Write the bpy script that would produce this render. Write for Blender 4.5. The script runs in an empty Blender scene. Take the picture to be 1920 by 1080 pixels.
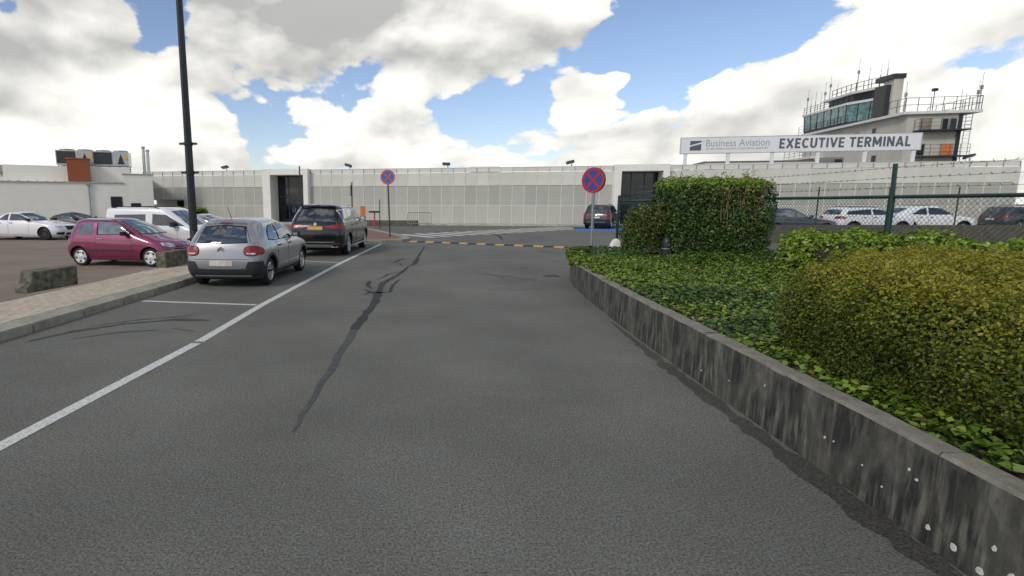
import bpy, bmesh, math, random
import numpy as np
from mathutils import Vector, Matrix
from mathutils.bvhtree import BVHTree

random.seed(7)
rng = np.random.default_rng(11)
sc = bpy.context.scene
col = sc.collection
R = math.radians

# ------------------------------------------------------------------ camera
cam = bpy.data.cameras.new('camera')
cam_o = bpy.data.objects.new('camera', cam)
col.objects.link(cam_o)
cam_o.location = (0, 0, 1.7)
cam_o.rotation_euler = (R(90 - 8.98), 0, 0)
cam.sensor_width = 36
cam.lens = 36 * 1000 / 1920
cam.shift_x = 190 / 1920
cam.clip_start = 0.05
cam.clip_end = 5000
sc.camera = cam_o

# ------------------------------------------------------------------ sun, sky, exposure
SUN_EL, SUN_AZ = R(36), R(222)          # azimuth from +Y clockwise: behind the camera, to the left
sun = bpy.data.lights.new('sun', 'SUN')
sun.energy = 1.5
sun.angle = R(12)
sun.color = (1.0, 0.94, 0.83)
sun_o = bpy.data.objects.new('sun', sun)
col.objects.link(sun_o)
sd = Vector((math.sin(SUN_AZ) * math.cos(SUN_EL), math.cos(SUN_AZ) * math.cos(SUN_EL), math.sin(SUN_EL)))
sun_o.rotation_euler = sd.to_track_quat('Z', 'Y').to_euler()
sun_o.location = (0, 0, 30)

world = bpy.data.worlds.new('World')
sc.world = world
world.use_nodes = True
wn, wl = world.node_tree.nodes, world.node_tree.links
wn.clear()
W_STR = 0.1


def wmath(op, a, b=None, clamp=False):
    n = wn.new('ShaderNodeMath'); n.operation = op; n.use_clamp = clamp
    for i, v in enumerate((a, b)):
        if v is None: continue
        if isinstance(v, (int, float)): n.inputs[i].default_value = v
        else: wl.new(v, n.inputs[i])
    return n.outputs[0]


def wvec(op, a, b):
    n = wn.new('ShaderNodeVectorMath'); n.operation = op
    for i, v in enumerate((a, b)):
        if isinstance(v, (tuple, list)): n.inputs[i].default_value = v
        else: wl.new(v, n.inputs[i])
    return n.outputs['Value'] if op == 'LENGTH' else n.outputs['Vector']


def wrange(v, f0, f1, t0, t1, mode='SMOOTHSTEP'):
    n = wn.new('ShaderNodeMapRange'); n.interpolation_type = mode
    wl.new(v, n.inputs['Value'])
    for k, x in zip(('From Min', 'From Max', 'To Min', 'To Max'), (f0, f1, t0, t1)): n.inputs[k].default_value = x
    return n.outputs['Result']


def wmix(fac, a, b):
    n = wn.new('ShaderNodeMix'); n.data_type = 'RGBA'
    if isinstance(fac, (int, float)): n.inputs[0].default_value = fac
    else: wl.new(fac, n.inputs[0])
    for i, v in ((6, a), (7, b)):
        if isinstance(v, tuple): n.inputs[i].default_value = (*v, 1)
        else: wl.new(v, n.inputs[i])
    return n.outputs[2]


tc = wn.new('ShaderNodeTexCoord').outputs['Generated']
sky = wn.new('ShaderNodeTexSky')
sky.sky_type = 'NISHITA'
sky.sun_disc = False
sky.sun_elevation = SUN_EL
sky.sun_rotation = SUN_AZ
sky.air_density = 1.0
sky.dust_density = 0.6
sky.ozone_density = 2.0


def wnoise(vec, scale, detail, rough, dist=0.0):
    n = wn.new('ShaderNodeTexNoise'); n.noise_dimensions = '3D'
    wl.new(vec, n.inputs['Vector'])
    n.inputs['Scale'].default_value = scale; n.inputs['Detail'].default_value = detail
    n.inputs['Roughness'].default_value = rough; n.inputs['Distortion'].default_value = dist
    return n.outputs['Fac']


def skydir(px, py):
    """direction of a place in the sky, from its bearing and height"""
    t = math.atan(158 / 1000)
    xc, yc = (px - 770) / 1000, (540 - py) / 1000
    return Vector((xc, math.cos(t) + yc * math.sin(t), -math.sin(t) + yc * math.cos(t))).normalized()


warp = wvec('MULTIPLY', tc, (1.0, 1.0, 1.75))
n1 = wnoise(warp, 4.4, 10, 0.57, 0.2)
up = wvec('ADD', warp, (-0.020, -0.008, 0.05))
n2 = wnoise(up, 4.4, 5, 0.45, 0.15)
n1s = wnoise(warp, 4.4, 5, 0.45, 0.15)
n3 = wnoise(warp, 2.0, 4, 0.5)


def wvor(vec, scale):
    n = wn.new('ShaderNodeTexVoronoi'); n.feature = 'F1'; n.inputs['Scale'].default_value = scale
    wl.new(vec, n.inputs['Vector']); return n.outputs['Distance']


wob = wn.new('ShaderNodeTexNoise'); wob.inputs['Scale'].default_value = 14; wob.inputs['Detail'].default_value = 4; wl.new(warp, wob.inputs['Vector'])
wv = wvec('ADD', warp, wvec('MULTIPLY', wob.outputs['Color'], (.06, .06, .06)))
puff = wmath('ADD', wmath('MULTIPLY', wvor(wv, 11.0), 0.62), wmath('MULTIPLY', wvor(wv, 27.0), 0.38))
dens = n1
# cloud banks and gaps: (bearing/height as seen, radius, weight, vertical squash)
BANKS = [(60, 130, 300, .22, 1.2), (230, 250, 200, .14, 1.5), (420, 190, 190, .13, 1.2), (620, 190, 190, .11, 1.8), (640, 20, 340, .30, 2.4),
         (880, 80, 190, .20, 1.3), (1620, 130, 300, .22, 1.1), (1440, 190, 220, .22, 1.3), (1300, 240, 200, .12, 1.8), (1850, 220, 190, .14, 1.3),
         (1070, 60, 130, .20, .8), (1165, 142, 46, .42, 1.5), (1095, 175, 95, .40, 1.6), (150, 70, 210, .22, 1.2), (960, 255, 150, .12, 1.8), (740, 255, 130, .12, 1.6), (560, 275, 170, .10, 2),
         (1300, 60, 230, -.30, 1.0), (1180, 120, 140, -.16, 1.2), (1010, 190, 170, -.22, 1.5), (300, 35, 70, -.42, .8), (870, 205, 140, -.18, 1.7), (1480, 40, 95, -.2, 1),
         (1850, 115, 90, -.17, 2.2), (1160, 110, 70, -.10, 1.2), (500, 225, 120, -.15, 1.6), (700, 150, 80, -.12, 1.2), (10, 15, 40, -.3, 1)]
for (bx_, by_, br_, bw_, sq_) in BANKS:
    c = skydir(bx_, by_)
    dl = wvec('LENGTH', wvec('MULTIPLY', wvec('SUBTRACT', tc, tuple(c)), (1, 1, sq_)), (0, 0, 0))
    dens = wmath('ADD', dens, wrange(dl, 0, br_ / 1000 / 0.95, bw_, 0))
sep = wn.new('ShaderNodeSeparateXYZ'); wl.new(tc, sep.inputs[0])
elz = sep.outputs['Z']
dens = wmath('ADD', dens, wrange(elz, 0.02, 0.16, 0.10, 0.0))
dens = wmath('ADD', dens, wmath('MULTIPLY', wmath('SUBTRACT', n3, 0.5), 0.10))
dens = wmath('ADD', dens, wmath('MULTIPLY', wmath('SUBTRACT', 0.46, puff), 0.28))
alpha = wrange(dens, 0.50, 0.558, 0, 1)
thick = wrange(dens, 0.60, 0.95, 0, 1)
emb = wmath('MULTIPLY', wmath('SUBTRACT', n1s, n2), 4.0)
shade = wmath('ADD', wmath('ADD', 0.80, emb), wmath('MULTIPLY', thick, -0.20))
cg = skydir(650, -10)
gd = wvec('LENGTH', wvec('MULTIPLY', wvec('SUBTRACT', tc, tuple(cg)), (1, 1, 2.3)), (0, 0, 0))
shade = wmath('ADD', shade, wmath('MULTIPLY', wrange(gd, 0.04, 0.48, -0.95, 0), wrange(n1s, 0.30, 0.66, 1.0, 0.45)))
cg2 = skydir(1095, 180)
gd2 = wvec('LENGTH', wvec('MULTIPLY', wvec('SUBTRACT', tc, tuple(cg2)), (1, 1, 1.4)), (0, 0, 0))
shade = wmath('ADD', shade, wrange(gd2, 0.02, 0.085, -0.35, 0))
shade = wmath('ADD', shade, wmath('MULTIPLY', wmath('SUBTRACT', 0.50, puff), 0.55))
shade = wmath('MINIMUM', wmath('MAXIMUM', shade, wmath('MULTIPLY', n1s, 0.16)), 1.0)
K = 1 / W_STR
ccol = wmix(shade, tuple(K * v for v in (0.44, 0.44, 0.435)), tuple(K * v for v in (1.08, 1.065, 1.0)))
# clear sky lifted a little towards the bright, moist blue of the day
blue = wvec('MULTIPLY', sky.outputs['Color'], (1.36, 1.27, 1.32))
skyc = wmix(alpha, blue, ccol)
bg = wn.new('ShaderNodeBackground'); bg.inputs['Strength'].default_value = W_STR
wl.new(skyc, bg.inputs['Color'])
wo = wn.new('ShaderNodeOutputWorld'); wl.new(bg.outputs[0], wo.inputs['Surface'])
world.cycles.sampling_method = 'MANUAL'
world.cycles.sample_map_resolution = 512

sc.view_settings.view_transform = 'Standard'
sc.view_settings.look = 'None'
sc.view_settings.gamma = 1.0
sc.view_settings.use_curve_mapping = False
sc.view_settings.exposure = 0.08
sc.cycles.use_denoising = True
sc.cycles.max_bounces = 6

# ------------------------------------------------------------------ materials
MATS = {}


def nt(m):
    m.use_nodes = True
    return m.node_tree.nodes, m.node_tree.links


def mat(name, color, rough=0.6, metal=0.0, var=0.12, scale=3.0, bump=0.0, bscale=40.0, coat=0.0, spec=0.5, color2=None, stretch=(1, 1, 1), lo=0.35, hi=0.65, detail=6.0):
    """plain procedural surface: two tones mixed by noise, optional fine bump"""
    if name in MATS: return MATS[name]
    m = bpy.data.materials.new(name); N, L = nt(m)
    b = N['Principled BSDF']
    tcn = N.new('ShaderNodeTexCoord')
    mp = N.new('ShaderNodeMapping'); mp.inputs['Scale'].default_value = stretch
    L.new(tcn.outputs['Object'], mp.inputs['Vector'])
    no = N.new('ShaderNodeTexNoise'); no.inputs['Scale'].default_value = scale; no.inputs['Detail'].default_value = detail
    no.inputs['Roughness'].default_value = 0.6
    L.new(mp.outputs[0], no.inputs['Vector'])
    rp = N.new('ShaderNodeValToRGB')
    c2 = color2 if color2 else tuple(c * (1 - var) for c in color)
    c1 = color if color2 else tuple(min(1, c * (1 + var * .6)) for c in color)
    rp.color_ramp.elements[0].position = lo; rp.color_ramp.elements[0].color = (*c2, 1)
    rp.color_ramp.elements[1].position = hi; rp.color_ramp.elements[1].color = (*c1, 1)
    L.new(no.outputs['Fac'], rp.inputs['Fac'])
    L.new(rp.outputs['Color'], b.inputs['Base Color'])
    b.inputs['Roughness'].default_value = rough
    b.inputs['Metallic'].default_value = metal
    b.inputs['Specular IOR Level'].default_value = spec
    if coat:
        b.inputs['Coat Weight'].default_value = coat; b.inputs['Coat Roughness'].default_value = 0.04
    if bump:
        n2_ = N.new('ShaderNodeTexNoise'); n2_.inputs['Scale'].default_value = bscale; n2_.inputs['Detail'].default_value = 4
        L.new(tcn.outputs['Object'], n2_.inputs['Vector'])
        bp = N.new('ShaderNodeBump'); bp.inputs['Strength'].default_value = bump; bp.inputs['Distance'].default_value = 0.02
        L.new(n2_.outputs['Fac'], bp.inputs['Height']); L.new(bp.outputs[0], b.inputs['Normal'])
    MATS[name] = m
    return m


def asphalt(name, base, grain=0.55, patch=0.18, tint=(1, 1, 1)):
    m = bpy.data.materials.new(name); N, L = nt(m); b = N['Principled BSDF']
    tcn = N.new('ShaderNodeTexCoord')

    def nz(scale, det, rough=.6):
        n = N.new('ShaderNodeTexNoise'); n.inputs['Scale'].default_value = scale; n.inputs['Detail'].default_value = det
        n.inputs['Roughness'].default_value = rough
        L.new(tcn.outputs['Object'], n.inputs['Vector']); return n.outputs['Fac']

    def mr(v, a, bb, c, d):
        n = N.new('ShaderNodeMapRange'); L.new(v, n.inputs['Value'])
        for k, x in zip(('From Min', 'From Max', 'To Min', 'To Max'), (a, bb, c, d)): n.inputs[k].default_value = x
        return n.outputs['Result']

    def mul(a, bb):
        n = N.new('ShaderNodeMath'); n.operation = 'MULTIPLY'; L.new(a, n.inputs[0]); L.new(bb, n.inputs[1]); return n.outputs[0]
    fine = nz(70, 4, .85)
    mid = nz(16, 4)
    big = nz(0.55, 5, .55)
    wide = nz(0.13, 3)
    v = mul(mul(mr(fine, .38, .62, 1 - grain, 1 + grain), mr(mid, .3, .7, .92, 1.08)), mul(mr(big, .3, .7, 1 - patch, 1 + patch), mr(wide, .35, .65, .92, 1.1)))
    cr = N.new('ShaderNodeMix'); cr.data_type = 'RGBA'
    L.new(mr(nz(2.3, 5), .35, .65, 0, 1), cr.inputs[0])
    cr.inputs[6].default_value = (base[0] * 1.03 * tint[0], base[1] * tint[1], base[2] * .96 * tint[2], 1)
    cr.inputs[7].default_value = (base[0] * .97, base[1] * 1.0, base[2] * 1.02, 1)
    vm = N.new('ShaderNodeVectorMath'); vm.operation = 'SCALE'
    L.new(cr.outputs[2], vm.inputs[0]); L.new(v, vm.inputs['Scale'])
    L.new(vm.outputs[0], b.inputs['Base Color'])
    b.inputs['Roughness'].default_value = .88
    b.inputs['Specular IOR Level'].default_value = .3
    bp = N.new('ShaderNodeBump'); bp.inputs['Strength'].default_value = .35; bp.inputs['Distance'].default_value = .006
    L.new(fine, bp.inputs['Height']); L.new(bp.outputs[0], b.inputs['Normal'])
    MATS[name] = m
    return m


def glassy(name, color, rough=0.03, spec=0.9, coat=0.4):
    m = bpy.data.materials.new(name); N, L = nt(m); b = N['Principled BSDF']
    b.inputs['Base Color'].default_value = (*color, 1)
    b.inputs['Roughness'].default_value = rough
    b.inputs['Specular IOR Level'].default_value = spec
    b.inputs['Coat Weight'].default_value = coat
    b.inputs['Coat Roughness'].default_value = 0.01
    tcn = N.new('ShaderNodeTexCoord'); no = N.new('ShaderNodeTexNoise'); no.inputs['Scale'].default_value = 2.2
    L.new(tcn.outputs['Object'], no.inputs['Vector'])
    rp = N.new('ShaderNodeValToRGB')
    rp.color_ramp.elements[0].position = .38; rp.color_ramp.elements[0].color = (*[c * .45 for c in color], 1)
    rp.color_ramp.elements[1].position = .64; rp.color_ramp.elements[1].color = (*[min(1, c * 1.5) for c in color], 1)
    L.new(no.outputs['Fac'], rp.inputs['Fac']); L.new(rp.outputs[0], b.inputs['Base Color'])
    MATS[name] = m
    return m


def leafmat(name, cols, rough=.5, trans=.25, zgrad=None):
    """each leaf takes one of several real leaf tones at random; zgrad: tones turn yellower towards the top"""
    m = bpy.data.materials.new(name); N, L = nt(m); b = N['Principled BSDF']
    ge = N.new('ShaderNodeNewGeometry')
    rp = N.new('ShaderNodeValToRGB')
    els = rp.color_ramp.elements
    while len(els) < len(cols): els.new(.5)
    for i, c in enumerate(cols):
        els[i].position = i / (len(cols) - 1); els[i].color = (*c, 1)
    fac = ge.outputs['Random Per Island']
    if zgrad:
        tcn = N.new('ShaderNodeTexCoord'); sp = N.new('ShaderNodeSeparateXYZ'); L.new(tcn.outputs['Object'], sp.inputs[0])
        no = N.new('ShaderNodeTexNoise'); no.inputs['Scale'].default_value = zgrad[3]; L.new(tcn.outputs['Object'], no.inputs['Vector'])
        m1 = N.new('ShaderNodeMapRange'); m1.inputs['From Min'].default_value = zgrad[0]; m1.inputs['From Max'].default_value = zgrad[1]
        m1.inputs['To Min'].default_value = 0; m1.inputs['To Max'].default_value = zgrad[2]
        L.new(sp.outputs['Z'], m1.inputs['Value'])
        a1 = N.new('ShaderNodeMath'); a1.operation = 'MULTIPLY_ADD'
        L.new(no.outputs['Fac'], a1.inputs[0]); a1.inputs[1].default_value = .7; L.new(m1.outputs[0], a1.inputs[2])
        a2 = N.new('ShaderNodeMath'); a2.operation = 'MULTIPLY_ADD'
        L.new(fac, a2.inputs[0]); a2.inputs[1].default_value = .45; L.new(a1.outputs[0], a2.inputs[2])
        a3 = N.new('ShaderNodeMath'); a3.operation = 'SUBTRACT'; a3.use_clamp = True
        L.new(a2.outputs[0], a3.inputs[0]); a3.inputs[1].default_value = .35
        fac = a3.outputs[0]
    L.new(fac, rp.inputs['Fac'])
    L.new(rp.outputs[0], b.inputs['Base Color'])
    b.inputs['Roughness'].default_value = rough
    b.inputs['Specular IOR Level'].default_value = .35
    if trans:
        out = N['Material Output']
        tr = N.new('ShaderNodeBsdfTranslucent'); L.new(rp.outputs[0], tr.inputs['Color'])
        mx = N.new('ShaderNodeMixShader'); mx.inputs[0].default_value = trans
        L.new(b.outputs[0], mx.inputs[1]); L.new(tr.outputs[0], mx.inputs[2]); L.new(mx.outputs[0], out.inputs['Surface'])
    MATS[name] = m
    return m


# ------------------------------------------------------------------ mesh helpers
class MB:
    """collects shapes into one mesh"""

    def __init__(self): self.v, self.f, self.m = [], [], []

    def add(self, vs, fs, mi=0):
        o = len(self.v); self.v += [tuple(p) for p in vs]
        for f in fs: self.f.append([i + o for i in f]); self.m.append(mi)
        return self

    def box(self, c, s, rz=0.0, mi=0, taper=1.0):
        cs, sn = math.cos(rz), math.sin(rz); vs = []
        for k, z in enumerate((-.5, .5)):
            t = taper if k else 1.0
            for x, y in ((-.5, -.5), (.5, -.5), (.5, .5), (-.5, .5)):
                x_, y_ = x * s[0] * t, y * s[1] * t
                vs.append((c[0] + x_ * cs - y_ * sn, c[1] + x_ * sn + y_ * cs, c[2] + z * s[2]))
        return self.add(vs, [(3, 2, 1, 0), (4, 5, 6, 7), (0, 1, 5, 4), (1, 2, 6, 5), (2, 3, 7, 6), (3, 0, 4, 7)], mi)

    def bb(self, x0, x1, y0, y1, z0, z1, mi=0):
        return self.box(((x0 + x1) / 2, (y0 + y1) / 2, (z0 + z1) / 2), (x1 - x0, y1 - y0, z1 - z0), 0, mi)

    def cyl(self, p0, p1, r0, r1=None, n=10, mi=0, cap=True):
        r1 = r0 if r1 is None else r1
        p0, p1 = Vector(p0), Vector(p1); d = (p1 - p0).normalized()
        a = d.orthogonal().normalized(); b = d.cross(a); vs = []
        for p, r in ((p0, r0), (p1, r1)):
            for i in range(n):
                t = 2 * math.pi * i / n
                vs.append(p + (a * math.cos(t) + b * math.sin(t)) * r)
        fs = [(i, (i + 1) % n, n + (i + 1) % n, n + i) for i in range(n)]
        if cap: fs += [tuple(range(n - 1, -1, -1)), tuple(range(n, 2 * n))]
        return self.add(vs, fs, mi)

    def tube(self, pts, r, n=6, mi=0):
        for a, b in zip(pts[:-1], pts[1:]): self.cyl(a, b, r, r, n, mi)
        return self

    def lathe(self, c, axis, prof, n=24, mi=0):
        """prof: (radius, along axis); closed ends where radius is 0"""
        c = Vector(c); d = Vector(axis).normalized(); a = d.orthogonal().normalized(); b = d.cross(a); vs, fs = [], []
        for r, h in prof:
            for i in range(n):
                t = 2 * math.pi * i / n; vs.append(c + d * h + (a * math.cos(t) + b * math.sin(t)) * r)
        for k in range(len(prof) - 1):
            for i in range(n):
                j = (i + 1) % n; fs.append((k * n + i, k * n + j, (k + 1) * n + j, (k + 1) * n + i))
        return self.add(vs, fs, mi)

    def prism(self, poly, z0, z1, mi=0):
        n = len(poly)
        vs = [(x, y, z0) for x, y in poly] + [(x, y, z1) for x, y in poly]
        fs = [tuple(range(n - 1, -1, -1)), tuple(range(n, 2 * n))] + [(i, (i + 1) % n, n + (i + 1) % n, n + i) for i in range(n)]
        return self.add(vs, fs, mi)

    def quad(self, a, b, c, d, mi=0): return self.add([a, b, c, d], [(0, 1, 2, 3)], mi)

    def ribbon(self, pts, w, z, mi=0):
        """flat strip of (varying) width along a ground line"""
        n = len(pts); ws = w if isinstance(w, (list, tuple)) else [w] * n; vs = []
        for i, p in enumerate(pts):
            a = Vector(pts[max(i - 1, 0)][:2]); b = Vector(pts[min(i + 1, n - 1)][:2]); d = (b - a).normalized()
            nx, ny = -d.y * ws[i] / 2, d.x * ws[i] / 2
            vs += [(p[0] + nx, p[1] + ny, z), (p[0] - nx, p[1] - ny, z)]
        return self.add(vs, [(2 * i, 2 * i + 1, 2 * i + 3, 2 * i + 2) for i in range(n - 1)], mi)

    def mesh(self, name, mats, smooth=None):
        me = bpy.data.meshes.new(name); me.from_pydata(self.v, [], self.f)
        for m in (mats if isinstance(mats, (list, tuple)) else [mats]): me.materials.append(MATS[m] if isinstance(m, str) else m)
        if any(self.m): me.polygons.foreach_set('material_index', self.m)
        me.validate(); me.update()
        if smooth is not None:
            me.polygons.foreach_set('use_smooth', [True] * len(me.polygons)); me.set_sharp_from_angle(angle=R(smooth))
        return me

    def build(self, name, mats, parent=None, smooth=None, bevel=0.0, loc=None, rz=0.0):
        o = bpy.data.objects.new(name, self.mesh(name, mats, smooth)); col.objects.link(o)
        if parent: o.parent = parent
        if loc: o.location = loc
        if rz: o.rotation_euler.z = rz
        if bevel:
            bm = bmesh.new(); bm.from_mesh(o.data)
            bmesh.ops.remove_doubles(bm, verts=bm.verts, dist=1e-5)
            es = [e for e in bm.edges if len(e.link_faces) == 2 and e.calc_face_angle(0) > R(35)]
            bmesh.ops.bevel(bm, geom=es, offset=bevel, segments=2, affect='EDGES', clamp_overlap=True)
            bm.to_mesh(o.data); bm.free()
            o.data.polygons.foreach_set('use_smooth', [True] * len(o.data.polygons)); o.data.set_sharp_from_angle(angle=R(50))
        return o


def tag(o, label=None, cat=None, group=None, kind=None):
    if label: o['label'] = label
    if cat: o['category'] = cat
    if group: o['group'] = group
    if kind: o['kind'] = kind
    return o


def empty(name, loc, rz=0.0, label=None, cat=None, group=None):
    o = bpy.data.objects.new(name, None); col.objects.link(o); o.location = loc; o.rotation_euler.z = rz; o.empty_display_size = .3
    return tag(o, label, cat, group)


def share(src, name, parent, loc, rot=(0, 0, 0), scale=(1, 1, 1)):
    o = bpy.data.objects.new(name, src if isinstance(src, bpy.types.Mesh) else src.data); col.objects.link(o)
    o.parent = parent; o.location = loc; o.rotation_euler = rot; o.scale = scale
    return o


def fast_mesh(name, co, quads, mats):
    """large quad mesh straight from arrays"""
    me = bpy.data.meshes.new(name)
    n, q = len(co), len(quads)
    me.vertices.add(n); me.vertices.foreach_set('co', np.asarray(co, np.float32).ravel())
    k = quads.shape[1]
    me.loops.add(q * k); me.loops.foreach_set('vertex_index', np.asarray(quads, np.int32).ravel())
    me.polygons.add(q); me.polygons.foreach_set('loop_start', np.arange(0, q * k, k, dtype=np.int32))
    me.update(calc_edges=True); me.validate()
    for m in mats: me.materials.append(MATS[m])
    return me


def textmesh(body, size, sx=1.0, bold=0.0, depth=0.008, spacing=1.0):
    cu = bpy.data.curves.new('lettering', 'FONT'); cu.body = body; cu.size = size; cu.extrude = depth; cu.offset = bold; cu.space_character = spacing
    cu.resolution_u = 4
    o = bpy.data.objects.new('lettering', cu); col.objects.link(o)
    bpy.context.view_layer.update()
    me = bpy.data.meshes.new_from_object(o.evaluated_get(bpy.context.evaluated_depsgraph_get()))
    bpy.data.objects.remove(o); bpy.data.curves.remove(cu)
    me.transform(Matrix.Diagonal((sx, 1, 1, 1)))
    # stand it up: text plane to x-z, facing -y
    me.transform(Matrix.Rotation(R(90), 4, 'X'))
    return me
# ------------------------------------------------------------------ surfaces
asphalt('road_asphalt', (.133, .132, .112), grain=.62, patch=.17)
asphalt('yard_asphalt', (.128, .126, .112), grain=.4, patch=.2)
asphalt('lot_surface', (.215, .172, .138), grain=.25, patch=.16, tint=(1.04, 1, .96))
mat('earth', (.16, .15, .10), .95, var=.4, scale=.6)
mat('tar', (.030, .031, .031), .95, var=.3, scale=14, bump=.2, bscale=60)
mat('tar_old', (.066, .065, .062), .8, var=.3, scale=9)
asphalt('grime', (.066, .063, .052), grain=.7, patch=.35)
mat('white_paint', (.60, .595, .55), .7, color2=(.27, .265, .235), scale=38, lo=.33, hi=.52, detail=10)
mat('blue_paint', (.06, .17, .50), .7, var=.25, scale=8)
mat('kerb_stone', (.33, .315, .255), .85, var=.3, scale=4, bump=.3, bscale=50, color2=(.22, .21, .165))
mat('paver', (.53, .45, .335), .85, var=.22, scale=1.7, bump=.2)
mat('paver_pink', (.50, .405, .30), .85, var=.22, scale=1.7, bump=.2)
mat('paver_grey', (.47, .41, .32), .85, var=.22, scale=1.7, bump=.2)
mat('joint_sand', (.30, .26, .19), .95, var=.3, scale=8)
mat('red_paver', (.20, .105, .085), .85, var=.35, scale=7)
mat('moss_concrete', (.19, .175, .13), .92, scale=7, bump=.6, bscale=30, color2=(.06, .062, .04), lo=.38, hi=.66)
mat('pale_concrete', (.42, .41, .36), .85, var=.25, scale=2)
mat('soil', (.045, .035, .024), .95, var=.5, scale=12, bump=.6)


def stained_concrete():
    m = bpy.data.materials.new('stained_concrete'); N, L = nt(m); b = N['Principled BSDF']
    t = N.new('ShaderNodeTexCoord')

    def nz(sc_, scale, det, dist=0):
        mp = N.new('ShaderNodeMapping'); mp.inputs['Scale'].default_value = sc_; L.new(t.outputs['Object'], mp.inputs['Vector'])
        n = N.new('ShaderNodeTexNoise'); n.inputs['Scale'].default_value = scale; n.inputs['Detail'].default_value = det
        n.inputs['Roughness'].default_value = .62; n.inputs['Distortion'].default_value = dist
        L.new(mp.outputs[0], n.inputs['Vector']); return n.outputs['Fac']

    def ramp(v, *st):
        r = N.new('ShaderNodeValToRGB')
        while len(r.color_ramp.elements) < len(st): r.color_ramp.elements.new(.5)
        for e, (p, c) in zip(r.color_ramp.elements, st): e.position = p; e.color = (*c, 1) if isinstance(c, tuple) else (c, c, c, 1)
        L.new(v, r.inputs['Fac']); return r.outputs[0]

    def mix(f, a, bb, mode='MIX'):
        n = N.new('ShaderNodeMix'); n.data_type = 'RGBA'; n.blend_type = mode
        if isinstance(f, float): n.inputs[0].default_value = f
        else: L.new(f, n.inputs[0])
        for i, x in ((6, a), (7, bb)):
            if isinstance(x, tuple): n.inputs[i].default_value = (*x, 1)
            else: L.new(x, n.inputs[i])
        return n.outputs[2]
    base = ramp(nz((1, 1, 1), 5, 8), (.3, (.10, .093, .075)), (.7, (.19, .178, .142)))
    streak = ramp(nz((1, 1, .13), 14, 9, .15), (.36, 0.0), (.52, 1.0))
    blot = ramp(nz((1, 1, .6), 2.6, 9, .2), (.30, 0.0), (.50, 1.0))
    sp = N.new('ShaderNodeSeparateXYZ'); L.new(t.outputs['Object'], sp.inputs[0])
    mm = N.new('ShaderNodeMath'); mm.operation = 'MULTIPLY'; L.new(streak, mm.inputs[0]); L.new(blot, mm.inputs[1])
    c = mix(mm.outputs[0], base, (.022, .022, .019))
    c = mix(ramp(nz((1, 1, .4), 11, 9), (.50, 0.0), (.62, .75)), c, (.050, .054, .036))
    vo = N.new('ShaderNodeTexVoronoi'); vo.inputs['Scale'].default_value = 5.5; L.new(t.outputs['Object'], vo.inputs['Vector'])
    c = mix(ramp(vo.outputs['Distance'], (.0, .9), (.062, .85), (.075, 0.0)), c, (.30, .30, .28)) if False else c
    L.new(c, b.inputs['Base Color']); b.inputs['Roughness'].default_value = .9
    bp = N.new('ShaderNodeBump'); bp.inputs['Strength'].default_value = .4; bp.inputs['Distance'].default_value = .01
    L.new(nz((1, 1, 1), 45, 5), bp.inputs['Height']); L.new(bp.outputs[0], b.inputs['Normal'])
    MATS['stained_concrete'] = m


stained_concrete()

# ------------------------------------------------------------------ ground, road, lot
gm = MB(); gm.quad((-2500, -2500, -.45), (2500, -2500, -.45), (2500, 2500, -.45), (-2500, 2500, -.45))
tag(gm.build('ground', 'earth'), 'flat earthy ground reaching to the horizon', kind='structure')

KERB = [(-5.98, -6), (-5.49, 2.0), (-5.10, 6.43), (-4.83, 9.8), (-4.55, 13.6), (-4.12, 19.0), (-3.7, 22.0), (-1.9, 23.15), (-.45, 23.75), (-.02, 24.5),
        (-.02, 25.6), (-.35, 27.2), (-1.3, 30.5), (-3.0, 35.5)]
rd = MB()
left = KERB + [(-3.2, 37.5), (-30, 43.0), (-30, 80)]
poly = [(90, -6)] + [(90, 80)] + list(reversed(left))
poly = list(reversed(poly))
n_ = len(poly)
rd.add([(x, y, 0) for x, y in poly] + [(x, y, -.4) for x, y in poly], [tuple(range(n_ - 1, -1, -1))] + [(i, (i + 1) % n_, n_ + (i + 1) % n_, n_ + i) for i in range(n_)])
road = rd.build('road', 'road_asphalt')
bm = bmesh.new(); bm.from_mesh(road.data); bmesh.ops.recalc_face_normals(bm, faces=bm.faces); bmesh.ops.triangulate(bm, faces=[f for f in bm.faces if len(f.verts) > 4]); bm.to_mesh(road.data); bm.free()
tag(road, 'grey asphalt access road running towards the long white terminal', kind='structure')

lt = MB(); lt.quad((-90, -6, -.2), (-5.6, -6, -.2), (-5.6, 48, -.2), (-90, 48, -.2))
tag(lt.build('car_park', 'lot_surface'), 'brownish car park surface left of the pavement', kind='structure')

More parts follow.
